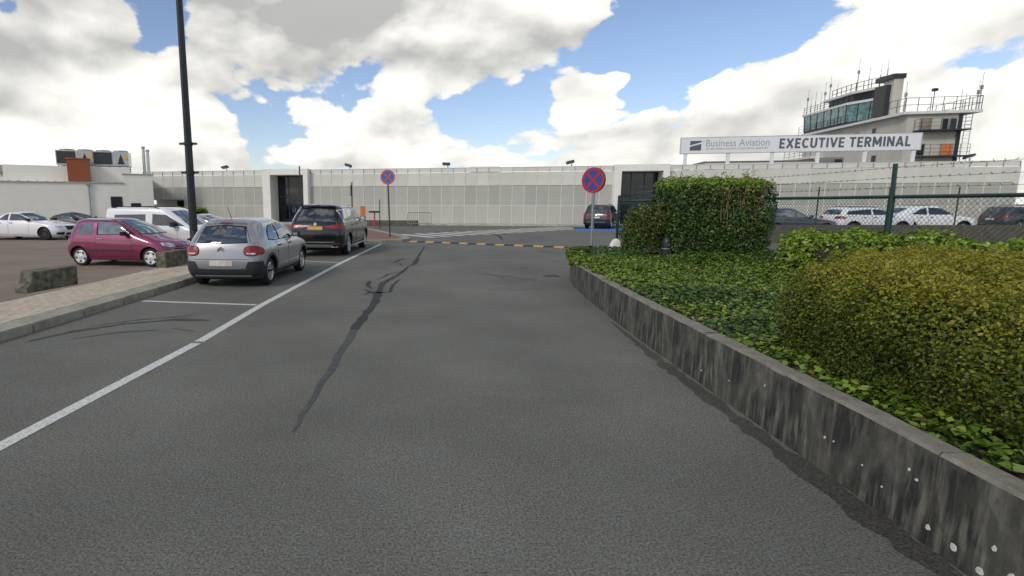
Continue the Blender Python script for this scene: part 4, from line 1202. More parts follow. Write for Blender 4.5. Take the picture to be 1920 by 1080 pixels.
# --- silver-grey hatchback seen from behind
SP = dict(wb=2.54, ro=.69, fo=.78, W=1.75, r=.305, gap=.05, levels=[(-.55, .21, 3.12, .2, .90, .2, .3, .05, .12), (-.66, .36, 3.27, .34, .975, .28, .32, .06, .14), (-.69, .56, 3.32, .56, 1.0, .31, .34, .07, .15),
     (-.665, .78, 3.26, .76, 1.0, .32, .36, .08, .16), (-.61, .97, 2.42, 1.0, .93, .30, .3, .11, .16, .01), (-.46, 1.19, 1.95, 1.22, .835, .30, .24, .11, .13)] + roof((1.385, 1.385), -.24, 1.50, .69, .26, .22, (.10, .13), .085))
c = Car('silver_hatchback', 'silver-grey hatchback parked nearest on the road, seen from behind', 'car', SP, 'paint_grey', (-3.76, 11.3, 0), rdir, glass='car_glass_blue'); c.o.scale = (.95, .95, .95)
c.windows([([(.02, 1.02), (.28, .995), (.62, .99)], [(.12, 1.16), (.28, 1.28), (.62, 1.335)]), ([(.71, .99), (1.20, .99), (1.74, 1.0)], [(.70, 1.34), (1.10, 1.345), (1.45, 1.285)])])
c.both('window_surround', 'seam_black', [(-.02, 1.0), (.3, .975), (1.2, .972), (1.84, .985)], [(.06, 1.18), (.3, 1.31), (1.15, 1.37), (1.5, 1.31)], nu=24, nv=6, off=.0015)
c.poly('rear_window', 'car_glass_blue', 'B', [(-.56, .985), (0, .965), (.56, .985)], [(-.40, 1.28), (0, 1.315), (.40, 1.28)], nu=16, nv=8)
c.poly('rear_window_band', 'seam_black', 'B', [(-.63, .97), (0, .945), (.63, .97)], [(-.45, 1.31), (0, 1.345), (.45, 1.31)], nu=16, nv=8, off=.002)
c.poly('brake_light', 'lamp_red', 'B', [(-.14, 1.355), (.14, 1.355)], [(-.13, 1.385), (.13, 1.385)], nu=4, nv=1, off=.012)
c.poly('spoiler', 'paint_grey', 'B', [(-.44, 1.352), (0, 1.378), (.44, 1.352)], [(-.40, 1.39), (0, 1.43), (.40, 1.39)], nu=14, nv=2, off=.03)
for v, sg in (('L', 1), ('R', -1)):
    t_ = c.blob('tail_light', 'lamp_red', 'B', sg * .645, .80, .15, .095, off=.02)
    c.blob('tail_light_rim', 'seam_black', 'B', sg * .645, .80, .163, .108, off=.008)
    c.poly('reversing_light', 'lamp_clear', 'B', [(sg * .56, .735), (sg * .72, .728)], [(sg * .545, .765), (sg * .72, .758)], nu=4, nv=1, off=.028, parent=t_)
    c.blob('tail_light_side', 'lamp_red', v, -.50, .80, .10, .08, off=.018)
    c.poly('bumper_trim', 'plastic', 'B', [(sg * .50, .40), (sg * .86, .40)], [(sg * .58, .58), (sg * .84, .58)], nu=8, nv=3, off=.012)
c.poly('bumper_skirt', 'plastic', 'B', [(-.84, .225), (0, .225), (.84, .225)], [(-.86, .42), (0, .42), (.86, .42)], nu=24, nv=4, off=.014)
c.both('bumper_side', 'plastic', [(-.64, .225), (-.34, .225)], [(-.66, .43), (-.36, .43)], nu=8, nv=3, off=.013)
c.poly('bumper_lip', 'grey_metal', 'B', [(-.62, .262), (.62, .262)], [(-.62, .285), (.62, .285)], nu=14, nv=1, off=.026)
c.plate('B', .545, 'plate_white', 0, .50, .115)
c.poly('tailgate_gap', 'seam_black', 'B', [(-.60, .622), (0, .618), (.60, .622)], [(-.60, .630), (0, .626), (.60, .630)], nu=14, nv=1, off=.003)
for k in range(2):     # double chevron badge
    z = .795 + k * .038
    for sg in (-1, 1): c.poly('badge', 'seam_black', 'B', [(0, z + .034), (sg * .075, z - .012)], [(0, z + .054), (sg * .075, z + .002)], nu=4, nv=1, off=.010)
c.poly('wiper', 'seam_black', 'B', [(.05, .99), (.36, 1.0)], [(.05, 1.015), (.36, 1.012)], nu=6, nv=1, off=.02)
c.door(.42, 1.18, .33, .955, x1t=1.14); c.door(1.20, 2.13, .33, .96, x1t=2.13)
c.both('side_skirt', 'plastic', [(.36, .20), (2.16, .20)], [(.36, .30), (2.16, .30)], nu=16, nv=2, off=.014)
c.arch(0, 'plastic', .062); c.arch(2.54, 'plastic', .062); c.wheels('spoke', 5, 'alloy'); c.mirror(1.70, 1.02, 'seam_black'); c.under()
MB().cyl((.02, 0, 1.44), (-.22, .0, 1.74), .008, .004, 6).build('aerial', 'seam_black', c.o); MB().lathe((.03, 0, 1.425), (0, 0, 1), [(.05, 0), (.035, .03), (0, .04)], 10).build('aerial_base', 'seam_black', c.o)
c.poly('fuel_flap', 'paint_grey', 'R', [(-.02, .80), (.12, .80)], [(-.02, .93), (.12, .93)], nu=3, nv=3, off=.004)

# --- black full-size SUV ahead of it
SPG = dict(wb=3.135, ro=1.13, fo=.92, W=1.96, r=.385, gap=.05, tw=.25, levels=[(-.98, .30, 3.85, .28, .90, .22, .3, .05, .12), (-1.10, .46, 3.99, .45, .98, .24, .32, .06, .14), (-1.13, .74, 4.05, .74, 1.0, .26, .34, .07, .15),
      (-1.10, 1.0, 4.0, 1.02, .995, .27, .36, .08, .15), (-1.02, 1.17, 2.95, 1.2, .95, .26, .3, .09, .16, .015), (-.80, 1.46, 2.36, 1.46, .85, .26, .22, .10, .13)] + roof((1.71, 1.70), -.52, 1.92, .735, .24, .22, (.09, .12), .08))
g_ = Car('black_suv', 'black full-size SUV parked ahead of the silver hatchback', 'car', SPG, 'paint_black', (-2.96, 18.16, 0), math.atan2(1, .10)); g_.o.scale = (.935, .935, .935)
c = g_
c.windows([([(-.70, 1.22), (.05, 1.215)], [(-.58, 1.55), (.05, 1.62)]), ([(.16, 1.215), (1.02, 1.215)], [(.16, 1.63), (1.0, 1.645)]), ([(1.12, 1.215), (2.30, 1.23)], [(1.10, 1.645), (1.92, 1.60)])], 'car_glass_blue')
c.both('window_trim', 'chrome', [(-.74, 1.185), (2.40, 1.20)], [(-.74, 1.205), (2.38, 1.222)], nu=20, nv=1, off=.008)
c.both('window_trim', 'chrome', [(-.74, 1.185), (-.62, 1.6), (.3, 1.66)], [(-.70, 1.185), (-.60, 1.575), (.3, 1.645)], nu=20, nv=1, off=.008)
c.poly('rear_window', 'car_glass', 'B', [(-.70, 1.20), (0, 1.185), (.70, 1.20)], [(-.54, 1.61), (0, 1.64), (.54, 1.61)], nu=16, nv=8)
c.poly('rear_window_band', 'seam_black', 'B', [(-.76, 1.185), (.76, 1.185)], [(-.57, 1.635), (0, 1.665), (.57, 1.635)], nu=16, nv=8, off=.002)
c.sym('tail_light', 'lamp_red', 'B', [(.34, 1.02), (.60, .97), (.94, .97)], [(.34, 1.06), (.60, 1.10), (.93, 1.115)], nu=14, nv=3, off=.014)
for v in 'LR': c.patch('tail_light_side', 'lamp_red', v, lambda u, t: (-1.02 + .30 * u, .99 + .02 * u + (.12 - .07 * u) * t), 8, 3, .012)
c.plate('B', .99, 'plate_yellow', 0, .52, .115)
c.poly('tailgate_gap', 'seam_black', 'B', [(-.7, .762), (.7, .762)], [(-.7, .772), (.7, .772)], nu=12, nv=1, off=.003)
c.blob('star_badge', 'grey_metal', 'B', 0, 1.125, .05, .05, off=.010, n=6)
c.poly('bumper_trim', 'chrome', 'B', [(-.66, .50), (.66, .50)], [(-.66, .53), (.66, .53)], nu=16, nv=1, off=.02)
c.poly('skid_plate', 'alloy', 'B', [(-.55, .34), (.55, .34)], [(-.60, .43), (.60, .43)], nu=16, nv=2, off=.02)
c.sym('reflector', 'lamp_red', 'B', [(.60, .455), (.86, .455)], [(.60, .48), (.86, .48)], nu=6, nv=1, off=.016)
for sg in (-1, 1):
    x_ = MB(); x_.add([(-1.13, sg * y, z) for y, z in ((.58, .34), (.80, .34), (.82, .43), (.56, .43))] + [(-1.02, sg * y, z) for y, z in ((.58, .34), (.80, .34), (.82, .43), (.56, .43))], [(0, 1, 5, 4), (1, 2, 6, 5), (2, 3, 7, 6), (3, 0, 4, 7), (4, 5, 6, 7)]); x_.build('exhaust_tip', 'chrome', c.o)
c.poly('spoiler', 'paint_black', 'B', [(-.60, 1.675), (0, 1.695), (.60, 1.675)], [(-.56, 1.715), (0, 1.74), (.56, 1.715)], nu=14, nv=2, off=.06)
c.door(.36, 1.06, .50, 1.165); c.door(1.08, 2.32, .50, 1.17)
MB().bb(.45, 2.68, -1.02, -.90, .30, .345).build('running_board', 'alloy', c.o, bevel=.01); MB().bb(.45, 2.68, .90, 1.02, .30, .345).build('running_board', 'alloy', c.o, bevel=.01)
c.both('side_skirt', 'plastic', [(.45, .31), (2.68, .31)], [(.45, .40), (2.68, .40)], nu=16, nv=2, off=.012)
c.rails(-.35, 1.7, .62, 'chrome'); c.wheels('spoke', 10, 'alloy', .70); c.mirror(2.22, 1.24, None, (.17, .2, .16)); c.under(); c.arch(0, 'paint_black', .05); c.arch(3.135, 'paint_black', .05)
MB().cyl((-1.0, .35, .40), (-.7, .35, .40), .05, n=8).build('silencer', 'grey_metal', c.o)

# --- plum three-door city car
SPT = dict(wb=2.37, ro=.56, fo=.67, W=1.65, r=.285, gap=.05, levels=[(-.44, .20, 2.86, .19, .90, .2, .3, .05, .14), (-.53, .35, 3.00, .33, .975, .22, .34, .06, .16), (-.56, .56, 3.04, .52, 1.0, .25, .38, .07, .18),
      (-.53, .80, 2.96, .70, .995, .26, .42, .08, .20), (-.46, .97, 2.16, .99, .93, .24, .3, .09, .16, .012), (-.36, 1.20, 1.74, 1.22, .85, .22, .22, .08, .13)] + roof((1.39, 1.385), -.20, 1.26, .73, .2, .2, (.07, .12), .075))
c = Car('plum_city_car', 'plum-red three-door city car parked in the lot', 'car', SPT, 'paint_plum', (-10.08, 17.2, -.2), R(-9), glass='car_glass_pale')
c.both('window_surround', 'seam_black', [(.62, .965), (1.9, .975)], [(.60, 1.375), (1.36, 1.34)], nu=20, nv=6, off=.0015)
c.windows([([(-.06, 1.02), (.10, .985), (.48, .965)], [(-.04, 1.16), (.06, 1.31), (.46, 1.335)]), ([(.68, .985), (1.72, .99)], [(.64, 1.355), (1.30, 1.315)])])
c.poly('windscreen', 'car_glass_pale', 'F', [(-.62, 1.0), (0, 1.005), (.62, 1.0)], [(-.50, 1.345), (0, 1.375), (.50, 1.345)], nu=16, nv=8)
c.poly('windscreen_band', 'seam_black', 'F', [(-.66, .985), (0, .985), (.66, .985)], [(-.53, 1.36), (0, 1.39), (.53, 1.36)], nu=16, nv=8, off=.002)
c.sym('headlight', 'lamp_clear', 'F', [(.40, .60), (.62, .60), (.72, .655)], [(.44, .69), (.60, .735), (.70, .745)], nu=12, nv=5, off=.012)
c.sym('indicator', 'lamp_clear', 'F', [(.50, .47), (.57, .47)], [(.50, .54), (.57, .54)], nu=4, nv=3, off=.014)
c.poly('grille', 'mesh_black', 'F', [(-.40, .585), (.40, .585)], [(-.42, .615), (0, .60), (.42, .615)], nu=10, nv=1, off=.006)
c.poly('lower_grille', 'mesh_black', 'F', [(-.52, .30), (.52, .30)], [(-.56, .42), (.56, .42)], nu=12, nv=3, off=.008)
c.plate('F', .455, 'plate_white', 0, .5, .1)
c.poly('diamond_badge', 'chrome', 'F', [(-.045, .645), (0, .60), (.045, .645)], [(-.045, .645), (0, .69), (.045, .645)], nu=6, nv=3, off=.018)
c.both('tail_light', 'lamp_red', [(-.54, .80), (-.34, .86)], [(-.48, .99), (-.32, 1.0)], nu=6, nv=4, off=.010)
c.door(.60, 1.80, .31, .945, x1t=1.80, ph='chrome')
c.both('rub_strip', 'plastic', [(.34, .475), (1.86, .475)], [(.34, .52), (1.86, .52)], nu=18, nv=1, off=.016)
c.both('side_skirt', 'paint_plum', [(.34, .20), (2.02, .20)], [(.34, .27), (2.02, .27)], nu=16, nv=1, off=.012)
c.arch(0, 'paint_plum', .05); c.arch(2.37, 'paint_plum', .05); c.wheels('cover', 5, 'hub_white', .70); c.mirror(1.62, .99, 'seam_black', (.12, .17, .12)); c.under()

# --- white people carrier behind it
SPV = dict(wb=2.70, ro=.78, fo=.88, W=1.83, r=.31, gap=.05, levels=[(-.70, .22, 3.42, .21, .91, .14, .3, .03, .12), (-.77, .36, 3.55, .35, .98, .15, .32, .03, .14), (-.78, .60, 3.58, .58, 1.0, .15, .34, .04, .15),
      (-.78, .92, 3.50, .84, 1.0, .15, .38, .04, .17), (-.77, 1.10, 2.75, 1.10, .97, .15, .3, .04, .16, .015), (-.74, 1.44, 2.25, 1.42, .91, .14, .22, .04, .13)] + roof((1.72, 1.70), -.68, 1.78, .84, .13, .2, (.03, .12), .07))
c = Car('white_people_carrier', 'white tall people carrier with black roof rails behind the plum car', 'car', SPV, 'paint_white', (-10.5, 20.6, -.2), R(-8))
c.windows([([(-.35, 1.15), (.95, 1.15)], [(-.28, 1.50), (.95, 1.52)]), ([(1.22, 1.12), (2.45, 1.10)], [(1.22, 1.53), (1.75, 1.50)])])
c.poly('windscreen', 'car_glass_pale', 'F', [(-.74, 1.13), (0, 1.135), (.74, 1.13)], [(-.64, 1.63), (0, 1.66), (.64, 1.63)], nu=16, nv=8)
c.sym('headlight', 'lamp_clear', 'F', [(.48, .70), (.82, .74)], [(.50, .84), (.80, .90)], nu=10, nv=4, off=.012)
c.poly('grille', 'mesh_black', 'F', [(-.44, .68), (.44, .68)], [(-.46, .82), (.46, .82)], nu=12, nv=3, off=.008); c.poly('lower_grille', 'mesh_black', 'F', [(-.6, .32), (.6, .32)], [(-.6, .46), (.6, .46)], nu=12, nv=3, off=.008)
c.door(.36, 1.10, .36, 1.08); c.door(1.12, 2.20, .36, 1.07); c.rails(-.45, 1.45, .70, 'seam_black'); c.wheels('cover', 7, 'hub_white'); c.mirror(2.10, 1.14, 'plastic', (.14, .2, .18)); c.under(); c.arch(0, 'paint_white', .045); c.arch(2.70, 'paint_white', .045)
c.both('side_skirt', 'plastic', [(.38, .22), (2.3, .22)], [(.38, .32), (2.3, .32)], nu=16, nv=1, off=.012)


def saloon(name, label, paint_, loc, rz, glass='car_glass', H=1.44, wb=2.85, rim='alloy', rtop=None, W=1.84, hatch=False):
    rb = (-.15 if not hatch else -.72)
    sp = dict(wb=wb, ro=1.02 if not hatch else .82, fo=.86, W=W, r=.325, gap=.045, levels=[(-.85, .19, wb + .70, .19, .90, .22, .3, .05, .14), (-.98, .33, wb + .82, .33, .975, .24, .34, .06, .16), (-1.02, .56, wb + .86, .53, 1.0, .26, .38, .07, .18),
         (-1.0, .84, wb + .80, .73, .995, .27, .42, .08, .20), (rb, .98, wb - .50, .98, .93, .24, .3, .10, .18, .02), (rb + .42 if not hatch else rb + .22, 1.2, wb - 1.0, 1.2, .84, .2, .2, .09, .14)] + roof((H - .065, H - .065), (.72 if not hatch else -.15), wb - 1.48, .725, .2, .2, (.07, .13), .065))
    if hatch:
        for i in range(4): l = list(sp['levels'][i]); l[0] += .2; sp['levels'][i] = tuple(l)
    c = Car(name, label, 'car', sp, paint_, loc, rz, glass=glass)
    zt = H - .10; b1 = .35 if hatch else .45
    c.windows([([(b1 - (.55 if hatch else .0), 1.03), (.98, 1.005)], [(b1 + (.0 if hatch else .35), zt - .05), (.98, zt)]), ([(1.07, 1.0), (wb - .72, 1.0)], [(1.07, zt), (wb - 1.42, zt - .03)])])
    c.poly('windscreen', glass, 'F', [(-.68, 1.0), (0, 1.01), (.68, 1.0)], [(-.54, H - .10), (0, H - .075), (.54, H - .10)], nu=16, nv=8)
    c.poly('windscreen_band', 'seam_black', 'F', [(-.72, .985), (0, .99), (.72, .985)], [(-.57, H - .085), (0, H - .06), (.57, H - .085)], nu=16, nv=8, off=.002)
    c.poly('rear_window', glass, 'B', [(-.62, 1.01), (0, 1.0), (.62, 1.01)], [(-.52, H - .12), (0, H - .09), (.52, H - .12)], nu=16, nv=8)
    c.sym('headlight', 'lamp_clear', 'F', [(.46, .60), (.80, .64)], [(.48, .69), (.80, .745)], nu=10, nv=4, off=.012)
    c.poly('grille', 'mesh_black', 'F', [(-.36, .52), (.36, .52)], [(-.44, .71), (.44, .71)], nu=12, nv=3, off=.008)
    c.poly('lower_grille', 'mesh_black', 'F', [(-.4, .27), (.4, .27)], [(-.4, .38), (.4, .38)], nu=12, nv=2, off=.008); c.sym('air_intake', 'mesh_black', 'F', [(.52, .27), (.80, .30)], [(.50, .42), (.82, .40)], nu=6, nv=3, off=.008)
    c.sym('tail_light', 'lamp_red', 'B', [(.45, .72), (.84, .72)], [(.45, .83), (.83, .84)], nu=8, nv=3, off=.012)
    c.door(.42, 1.02, .31, .975, x1t=1.0); c.door(1.04, 2.12, .31, .98); c.wheels('spoke', 5 if rim == 'alloy' else 9, rim, .70); c.mirror(wb - .80, 1.02, None if rim == 'alloy' else 'seam_black'); c.under(); c.arch(0, paint_, .04); c.arch(wb, paint_, .04)
    return c


c = saloon('white_saloon', 'white saloon with dark wheels and black grille at the left edge', 'paint_white', (-22.15, 29.3, -.2), R(-6), 'car_glass', 1.44, 2.90, 'alloy_dark'); c.o.scale = (1.06, 1.06, 1.03)
c = saloon('black_coupe', 'black low coupe parked beyond the white saloon', 'paint_ink', (-21.9, 33.4, -.2), R(-8), 'car_glass', 1.38, 2.70)
c = saloon('silver_saloon', 'silver saloon mostly hidden between people carrier and lamp post', 'paint_silver', (-10.9, 26.0, -.2), R(-6), 'car_glass_pale', 1.43, 2.75)
c = saloon('slate_hatchback', 'slate blue hatchback behind the low wall, right of the tall hedge', 'paint_slate', (19.6, 29.6, 0), R(-2), 'car_glass_pale', 1.50, 2.60, hatch=True)

# --- cars with tall bodies
def crossover(name, label, paint_, loc, rz, H=1.65, wb=2.65, W=1.82, glass='car_glass', rails='seam_black', coupe=False, ro=.88, tailz=.92, rim='alloy'):
    f = .25 if coupe else .0
    sp = dict(wb=wb, ro=ro, fo=.86, W=W, r=.345, gap=.05, levels=[(-ro + .14, .25, wb + .70, .24, .90, .2, .3, .05, .12), (-ro + .02, .40, wb + .82, .39, .98, .22, .32, .06, .14), (-ro, .66, wb + .86, .62, 1.0, .24, .34, .07, .15),
         (-ro + .03, tailz, wb + .80, .88, .995, .25, .36, .08, .15), (-ro + .10 + f, tailz + .16, wb - .22, 1.08, .95, .24, .3, .09, .16, .015), (-ro + .26 + 2.2 * f, 1.33, wb - .72, 1.33, .86, .2, .22, .08, .13)] + roof((H - .075, H - .075), -ro + .42 + 3.6 * f, wb - 1.15, .76, .18, .2, (.06, .12), .06))
    c = Car(name, label, 'car', sp, paint_, loc, rz, glass=glass)
    zt = H - .13
    c.windows([([(-.42 + 2 * f, 1.12), (.9, 1.10)], [(-.30 + 3.4 * f, zt - .1), (.9, zt)]), ([(1.0, 1.10), (wb - .45, 1.11)], [(1.0, zt), (wb - 1.0, zt - .04)])])
    c.poly('rear_window', glass, 'B', [(-.64, tailz + .20), (0, tailz + .19), (.64, tailz + .20)], [(-.54, H - .17), (0, H - .15), (.54, H - .17)], nu=16, nv=8)
    c.poly('windscreen', glass, 'F', [(-.68, 1.11), (0, 1.12), (.68, 1.11)], [(-.56, H - .13), (0, H - .11), (.56, H - .13)], nu=16, nv=8)
    c.sym('tail_light', 'lamp_red', 'B', [(.42, tailz - .04), (.86, tailz - .03)], [(.44, tailz + .10), (.84, tailz + .12)], nu=8, nv=3, off=.012)
    for v in 'LR': c.patch('tail_light_side', 'lamp_red', v, lambda u, t: (-ro + .10 + .22 * u, tailz - .03 + (.13 - .05 * u) * t), 6, 3, .010)
    c.sym('headlight', 'lamp_clear', 'F', [(.48, .74), (.82, .78)], [(.50, .84), (.80, .89)], nu=8, nv=3, off=.012)
    c.poly('grille', 'mesh_black', 'F', [(-.4, .66), (.4, .66)], [(-.45, .83), (.45, .83)], nu=10, nv=3, off=.008)
    c.poly('bumper_skirt', 'plastic', 'B', [(-.84, .27), (.84, .27)], [(-.86, .44), (.86, .44)], nu=16, nv=3, off=.012); c.poly('bumper_trim', 'chrome', 'B', [(-.6, .45), (.6, .45)], [(-.6, .475), (.6, .475)], nu=12, nv=1, off=.016)
    c.plate('B', .78, 'plate_white', 0, .5, .11)
    c.poly('round_badge', 'chrome', 'B', [(-.05, tailz + .02), (0, tailz - .03), (.05, tailz + .02)], [(-.05, tailz + .02), (0, tailz + .07), (.05, tailz + .02)], nu=6, nv=3, off=.012)
    c.door(.40, .94, .42, 1.06); c.door(.96, wb - .52, .42, 1.07); c.wheels('spoke', 5, rim); c.mirror(wb - .58, 1.12, None, (.15, .18, .14)); c.under(); c.arch(0, 'plastic', .05); c.arch(wb, 'plastic', .05)
    if rails: c.rails(-.2, wb - 1.3, .60, rails)
    return c


c = crossover('bronze_suv', 'small dark SUV parked on the blue bay by the right entrance', 'paint_bronze', (13.05, 37.3, 0), R(90 - 32), 1.66, 2.62)
c = crossover('white_hatchback', 'white hatchback with black roof rails behind the wire fence', 'paint_white_b', (24.0, 29.9, 0), R(-1), 1.54, 2.59, 1.73, ro=.80)
c = crossover('white_coupe_suv', 'white coupe-style SUV with dark glass right of the thick fence post', 'paint_white', (27.6, 30.6, 0), R(-3), 1.62, 2.87, 1.9, rails=None, coupe=True, ro=.98)
c.patch('roof_panel', 'seam_black', 'T', lambda u, t: (.45 + 1.5 * u, -.56 + 1.12 * t), 10, 8, .004)
c = crossover('dark_estate', 'dark estate car at the right edge behind the fence', 'paint_dusk', (36.8, 33.2, 0), R(-3), 1.58, 2.8, 1.85, rails='chrome', ro=1.0)
# ------------------------------------------------------------------ street furniture
lp = empty('lamp_post', (-5.86, 14.47, .10), 0, 'tall dark lamp post with two clamp collars on the pavement', 'lamp post')
p_ = MB(); p_.lathe((0, 0, 0), (0, 0, 1), [(.0, 0), (.19, 0), (.19, .03), (.115, .06), (.108, 2.0), (.095, 4.5), (.08, 7.6), (0, 7.6)], 8); p_.build('pole', 'black_metal', lp, smooth=20)
for z in (2.42, 3.16):
    k = MB(); k.lathe((0, 0, z), (0, 0, 1), [(.0, -.04), (.125, -.04), (.125, .04), (0, .04)], 8)
    for s in (-1, 1): k.box((s * .17, 0, z), (.12, .05, .055))
    k.build('clamp', 'black_metal', lp)
a_ = MB(); a_.tube([(0, 0, 7.5), (.25, -.02, 7.75), (.9, -.05, 7.85)], .04, 8); arm = a_.build('arm', 'black_metal', lp)
h_ = MB(); h_.box((1.2, -.06, 7.86), (.7, .26, .09)); hd = h_.build('lamp_head', 'dark_metal', lp, bevel=.03); MB().box((1.2, -.06, 7.807), (.5, .18, .012)).build('lens', 'steel', hd)
d_ = MB(); d_.bb(-.05, .05, -.118, -.10, .5, .9); d_.build('hatch', 'dark_metal', lp)

mat('sign_red', (.36, .022, .03), .45, var=.12, scale=8); mat('sign_blue', (.028, .05, .26), .45, var=.1, scale=8); mat('sign_faded', (.52, .12, .06), .55, var=.15, scale=7); mat('sign_blue_f', (.04, .13, .50), .5, var=.1); mat('galv', (.30, .31, .32), .5, .6, var=.15, scale=12)


def no_stop(loc, rz, hz, r, label, red, blue, thick, pole_r=.038, tilt=0.0, pm_='galv'):
    e = empty('road_sign', loc, rz, label, 'road sign', 'no stopping signs'); e.rotation_euler = (0, tilt, rz)
    MB().cyl((0, 0, -.1), (0, 0, hz + r * .9), pole_r, n=12).build('post', pm_, e, smooth=40)
    y = -pole_r - .012
    d = MB(); d.lathe((0, y, hz), (0, 1, 0), [(0, 0), (r, 0), (r, thick), (r - .02, thick), (0, thick)], 48); dsk = d.build('disc', 'galv' if thick < .03 else 'sign_edge', e, smooth=40)
    f = MB(); f.lathe((0, y - .002, hz), (0, 1, 0), [(r * .995, .001), (r * .995, -.002), (0, -.002)], 48); f.build('red_face', red, dsk, smooth=40)
    # four blue quadrants left between the ring and the cross
    ri, hw = r * .775, r * .105
    for q in range(4):
        a0 = q * math.pi / 2 - math.pi / 4; o = math.asin(hw / ri); n = 12; pts = []
        for i in range(n + 1):
            t = a0 + o + (math.pi / 2 - 2 * o) * i / n; pts.append((math.cos(t) * ri, math.sin(t) * ri))
        m = a0 + math.pi / 4; rr_ = hw * math.sqrt(2); pts.append((math.cos(m) * rr_, math.sin(m) * rr_))
        b = MB(); b.add([(px_, y - .0065, hz + pz_) for px_, pz_ in pts], [tuple(range(len(pts)))]); b.build('blue_quadrant', blue, dsk)
    k = MB()
    for z in (hz - r * .35, hz + r * .35): k.bb(-pole_r - .015, pole_r + .015, y + thick, pole_r + .008, z - .02, z + .02)
    k.build('bracket', 'galv', e)
    return e


mat('sign_edge', (.05, .055, .06), .5, .2)
no_stop((-1.0, 25.9, .11), .02, 2.84, .345, 'faded orange-red and blue no stopping sign on the brick corner', 'sign_faded', 'sign_blue_f', .02, .036, R(-1.8), 'dark_metal')
s2 = no_stop((5.06, 14.9, 0), R(-50), 2.34, .345, 'deep red and blue no stopping sign rising behind the ivy bed', 'sign_red', 'sign_blue', .075, .04, R(-1.0))

# rubber speed bump, yellow and black segments bolted end to end
mat('bump_yellow', (.60, .33, .05), .7, color2=(.40, .25, .07), scale=9); mat('bump_black', (.035, .037, .05), .8, var=.3, scale=9)
sb = empty('speed_bump', (3.2, 22.4, 0), math.atan2(20.6 - 24.25, 6.5 - (-.10)), 'low speed bump of yellow and black rubber segments across the road', 'speed bump')
for i in range(19):
    w = .40; x = -3.65 + i * .405
    vs = []
    for xx in (x, x + w - .008):
        for (yy, zz) in ((-.20, .004), (-.12, .035), (-.04, .05), (.04, .05), (.12, .035), (.20, .004)): vs.append((xx, yy, zz))
    b = MB(); b.add(vs, [(k, k + 6, k + 7, k + 1) for k in range(5)] + [(0, 1, 2, 3, 4, 5), (11, 10, 9, 8, 7, 6)])
    b.build('rubber_segment', 'bump_yellow' if i % 2 == 0 else 'bump_black', sb)


def block(loc, rz, L_, h, d, label, broken=False, seed=0):
    rs = random.Random(seed); pr = [(-L_ / 2, 0), (-L_ / 2, h * .3), (-L_ / 2 + .10, h * .42), (-L_ / 2 + .16, h), (L_ / 2, h), (L_ / 2, 0)] if broken else [(-L_ / 2, 0), (-L_ / 2, h), (L_ / 2, h), (L_ / 2, 0)]
    m = MB(); n = len(pr); vs = [(x, -d / 2, z) for x, z in pr] + [(x, d / 2, z) for x, z in pr]
    m.add(vs, [tuple(range(n)), tuple(range(2 * n - 1, n - 1, -1))] + [((i + 1) % n, i, n + i, n + (i + 1) % n) for i in range(n)])
    o = m.build('concrete_block', 'moss_concrete', None, loc=loc, rz=rz)
    bm = bmesh.new(); bm.from_mesh(o.data); bmesh.ops.recalc_face_normals(bm, faces=bm.faces)
    bmesh.ops.bevel(bm, geom=list(bm.edges), offset=.012, segments=1, affect='EDGES'); bmesh.ops.triangulate(bm, faces=[f for f in bm.faces if len(f.verts) > 4])
    bmesh.ops.subdivide_edges(bm, edges=[e for e in bm.edges if e.calc_length() > .2], cuts=2, use_grid_fill=True)
    for v in bm.verts:
        if v.co.z > .02: v.co += Vector((rs.uniform(-.004, .004), rs.uniform(-.004, .004), rs.uniform(-.006, .006)))
    bm.to_mesh(o.data); bm.free()
    tag(o, label, 'concrete block', 'mossy concrete blocks along the pavement edge')
    return o


bdir = math.atan2(1, .13)
block((-6.95, 10.10, .095), math.atan2(1.18, .24), 1.16, .38, .28, 'mossy concrete block with a broken end, nearest on the pavement', True, 3)
block((-6.12, 13.65, .095), math.atan2(1.16, .22), .95, .42, .28, 'mossy concrete block in front of the plum car', False, 4)
block((-5.98, 15.6, .095), math.atan2(1.16, .22), 1.1, .42, .28, 'mossy concrete block right behind the lamp post foot', False, 5)

# crowd barrier
cb_ = empty('crowd_barrier', (.66, 40.6, 0), -.2, 'grey steel crowd barrier standing before the terminal wall', 'barrier')
f = MB(); f.tube([(-.9, 0, .22), (-.9, 0, .95), (-.82, 0, 1.05), (.82, 0, 1.05), (.9, 0, .95), (.9, 0, .22), (-.9, 0, .22)], .024, 6); f.build('frame', 'galv', cb_)
for i in range(11):
    x = -.75 + i * .15; MB().cyl((x, 0, .22), (x, 0, 1.05), .012, n=5).build('bar', 'galv', cb_)
for x in (-.6, .6): MB().tube([(x, -.28, 0.01), (x, 0, .22), (x, .28, 0.01)], .02, 5).build('foot', 'galv', cb_)

